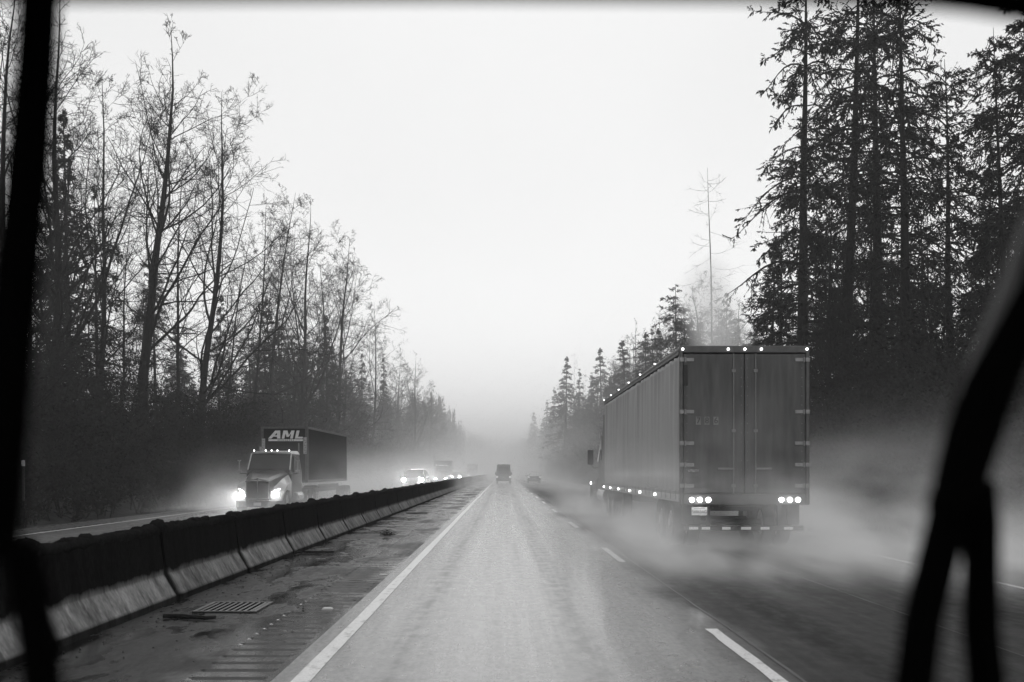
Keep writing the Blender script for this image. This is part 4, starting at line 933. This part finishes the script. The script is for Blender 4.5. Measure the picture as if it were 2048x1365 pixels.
# for facing<0 the empty is turned, so the nose (the loft's last station) points at the camera
car((.08, 133, 0), 'dark van seen from behind, straight ahead in our lane', 'van', 1, 1)
car((4.34, 138, 0), 'low car seen from behind in the right lane with lit rear lamps', 'sedan', 1, 1)
car((-7.98, 88, -.27), 'oncoming car nearest behind the container truck, dazzling headlights', 'suv', -1, 2).scale = (1.15,)*3
GF = 'oncoming traffic in the spray'
front_truck((PX(881,153), 153, -.27), 'hazy oncoming box truck behind the dazzling car', cont=False, far=1, name='box_truck', group=GF, high=3.6, seg=7, corr=False)
car((PX(911.5,166), 166, -.27), 'dim oncoming car right of the hazy box truck', 'suv', -1, 1, GF)
front_truck((PX(943,255), 255, -.27), 'faintest oncoming truck with one bright blob of headlights', cont=False, far=1, name='box_truck', group=GF, high=3.8, seg=9, corr=False)
car((PX(966,345), 345, -.27), 'farthest oncoming car, a speck of light by the barrier end', 'suv', -1, 1, GF)

# ------------------------------------------------------------------ our own windscreen: wipers and surround, half a metre from the lens
rub = mat('wiper_rubber', .0015, 1, spec=.0)
def bar(b, pts, Y, th=.009):
    """flat bar following px points (x, y, half width px)"""
    rings = []
    for px, py, hw in pts:
        c = P(px, py, Y); w = hw/F*Y
        rings.append([(c.x-w, Y, c.z), (c.x-w*.6, Y-th, c.z), (c.x+w*.6, Y-th, c.z), (c.x+w, Y, c.z), (c.x+w*.6, Y+th, c.z), (c.x-w*.6, Y+th, c.z)])
    return b.loft(rings)
wp = thing('windscreen_wiper', P(20, 1100, .38), 'black windscreen wiper upright at the left edge, blurred close to the lens', 'wiper')
def adopt(o, p): o.parent = p; o.matrix_parent_inverse = p.matrix_world.inverted() if False else __import__('mathutils').Matrix.Translation(-p.location); return o
adopt(bar(MB(), [(82,-60,36),(74,100,36),(60,300,40),(40,500,42),(22,700,42),(10,900,36),(-6,1120,36)], .38).build('blade', rub), wp)
adopt(bar(MB(), [(30,1080,22),(48,1120,30),(62,1200,32),(78,1300,32),(92,1420,32)], .38).build('arm', rub), wp)
wp = thing('windscreen_wiper', P(1930, 880, .38), 'black windscreen wiper with forked arm at the right, blurred close to the lens', 'wiper')
adopt(bar(MB(), [(2110,420,26),(2075,560,30),(2030,660,46),(1985,760,60),(1950,860,62),(1925,950,58),(1900,1020,52)], .38).build('blade', rub), wp)
adopt(bar(MB(), [(1940,790,20),(1975,715,28),(2010,640,32),(2050,540,34),(2090,420,34)], .43).build('ghost_bar', mat('ghost_grey', .06, .6, spec=.1)), wp)  # grey ghost band beside the blade, added as a solid bar
adopt(bar(MB(), [(1912,960,40),(1895,1040,40),(1870,1140,40),(1845,1240,40),(1822,1420,40)], .40).build('arm', rub), wp)
adopt(bar(MB(), [(1955,960,30),(1962,1040,30),(1962,1140,30),(1962,1260,33),(1978,1420,36)], .415).build('arm', rub), wp)
wf = thing('windscreen_visor', P(1024, -30, .33), 'dark band along the top edge of our windscreen, close to the lens', 'windscreen visor')
b = MB(); rings = []
for px, py in ((-200,6),(300,6),(900,3),(1500,6),(1700,12),(1850,18),(1960,30),(2060,46),(2200,62)):
    c = P(px, py, .33); rings.append([(c.x,.33,c.z),(c.x,.322,c.z+.004),(c.x,.322,c.z+.12),(c.x,.338,c.z+.12),(c.x,.338,c.z+.004)])
adopt(b.loft(rings).build('header', rub), wf)

# ------------------------------------------------------------------ air: haze, mist and spray
def vol_box(name, c, h, m):
    o = MB().box(-h[0],h[0],-h[1],h[1],-h[2],h[2]).build(name, m); o.location = c; tag(o, kind='stuff'); return o
vol_box('haze', (0, 440, 21), (130, 520, 24), vol_mat('haze_air', .00075, None))
# fog lying along the road further on: layered banks of even density, thicker low down and farther away
for y0, xh, zt, dn in ((80, 96, 16, .0011), (112, 101, 8, .0013), (150, 105, 24, .0010), (200, 108, 12, .0010), (250, 110, 34, .0009), (310, 114, 29, .0007)):
    zb = -1.2-dn*100; zc = (zt+zb)/2; y1 = 930+xh*.2
    vol_box('fog_bank', (0, (y0+y1)/2, zc), (xh, (y1-y0)/2, zt-zc), vol_mat('fog_bank_air', dn, None))
h = (15, 185, 3.6); vol_box('road_mist', (-5.0, 245, -.2+h[2]), h, vol_mat('road_mist_air', .038, h, 1.6, (.06, (1,.4,1.5), .25, .6), (.35, .2)))
h = (6.0, 24, 1.9); vol_box('road_spray', (-11, 64, -.2+h[2]), h, vol_mat('spray_opposite', .34, h, .8, (.35, (1,.6,1), .36, .6), (.5, .4)))
h = (7, 42, 2.6); vol_box('road_spray', (-9.5, 112, -.2+h[2]), h, vol_mat('spray_traffic', .11, h, 1.3, (.2, (1,.5,1), .34, .6), (.4, .5)))
h = (5.2, 15.5, 1.6); vol_box('road_spray', (6.1, 26, .02+h[2]), h, vol_mat('spray_ahead', .85, h, .62, (.7, (1,.28,1.2), .40, .68), (.5, .35)))
h = (4.5, 7, 2.4); vol_box('road_spray', (10.0, 22.5, .0+h[2]), h, vol_mat('spray_right', .085, h, 1.1, (.7, (1,.4,1), .42, .66), (.7, .7)))
def plume(name, dens, c, h):
    m = bpy.data.materials.new(name); m.use_nodes = True; m.node_tree.nodes.remove(m.node_tree.nodes['Principled BSDF']); v = N(m, 'ShaderNodeVolumePrincipled')
    v.inputs['Color'].default_value = (.99,.99,.99,1); L(m, v.outputs[0], m.node_tree.nodes['Material Output'].inputs['Volume'])
    co = N(m, 'ShaderNodeTexCoord').outputs['Object']; sp = N(m, 'ShaderNodeSeparateXYZ'); L(m, co, sp.inputs[0])
    q = lambda o, k: math_n(m, 'POWER', math_n(m, 'ABSOLUTE', math_n(m, 'DIVIDE', o, k)), 2)
    tz = rng_n(m, sp.outputs[2], -h[2], h[2], -.35, .5)          # leans back as it rises
    xs_ = math_n(m, 'ADD', sp.outputs[0], math_n(m, 'MULTIPLY', tz, h[0]*.6))
    r2 = math_n(m, 'ADD', math_n(m, 'ADD', q(xs_, h[0]*.8), q(sp.outputs[1], h[1])), q(sp.outputs[2], h[2]))
    g = rng_n(m, math_n(m, 'ADD', r2, rng_n(m, noise_n(m, co, .9, 3), .3, .7, -.2, .35)), 0, 1, 1, 0)
    L(m, math_n(m, 'MULTIPLY', math_n(m, 'POWER', g, 1.6), dens), v.inputs['Density']); vol_box('smear_plume', c, h, m)
plume('smear', .8, (5.8, 27, 5.65), (1.3, 1.7, 2.0))  # pale smear on the windscreen, added here as a cloud over the trailer
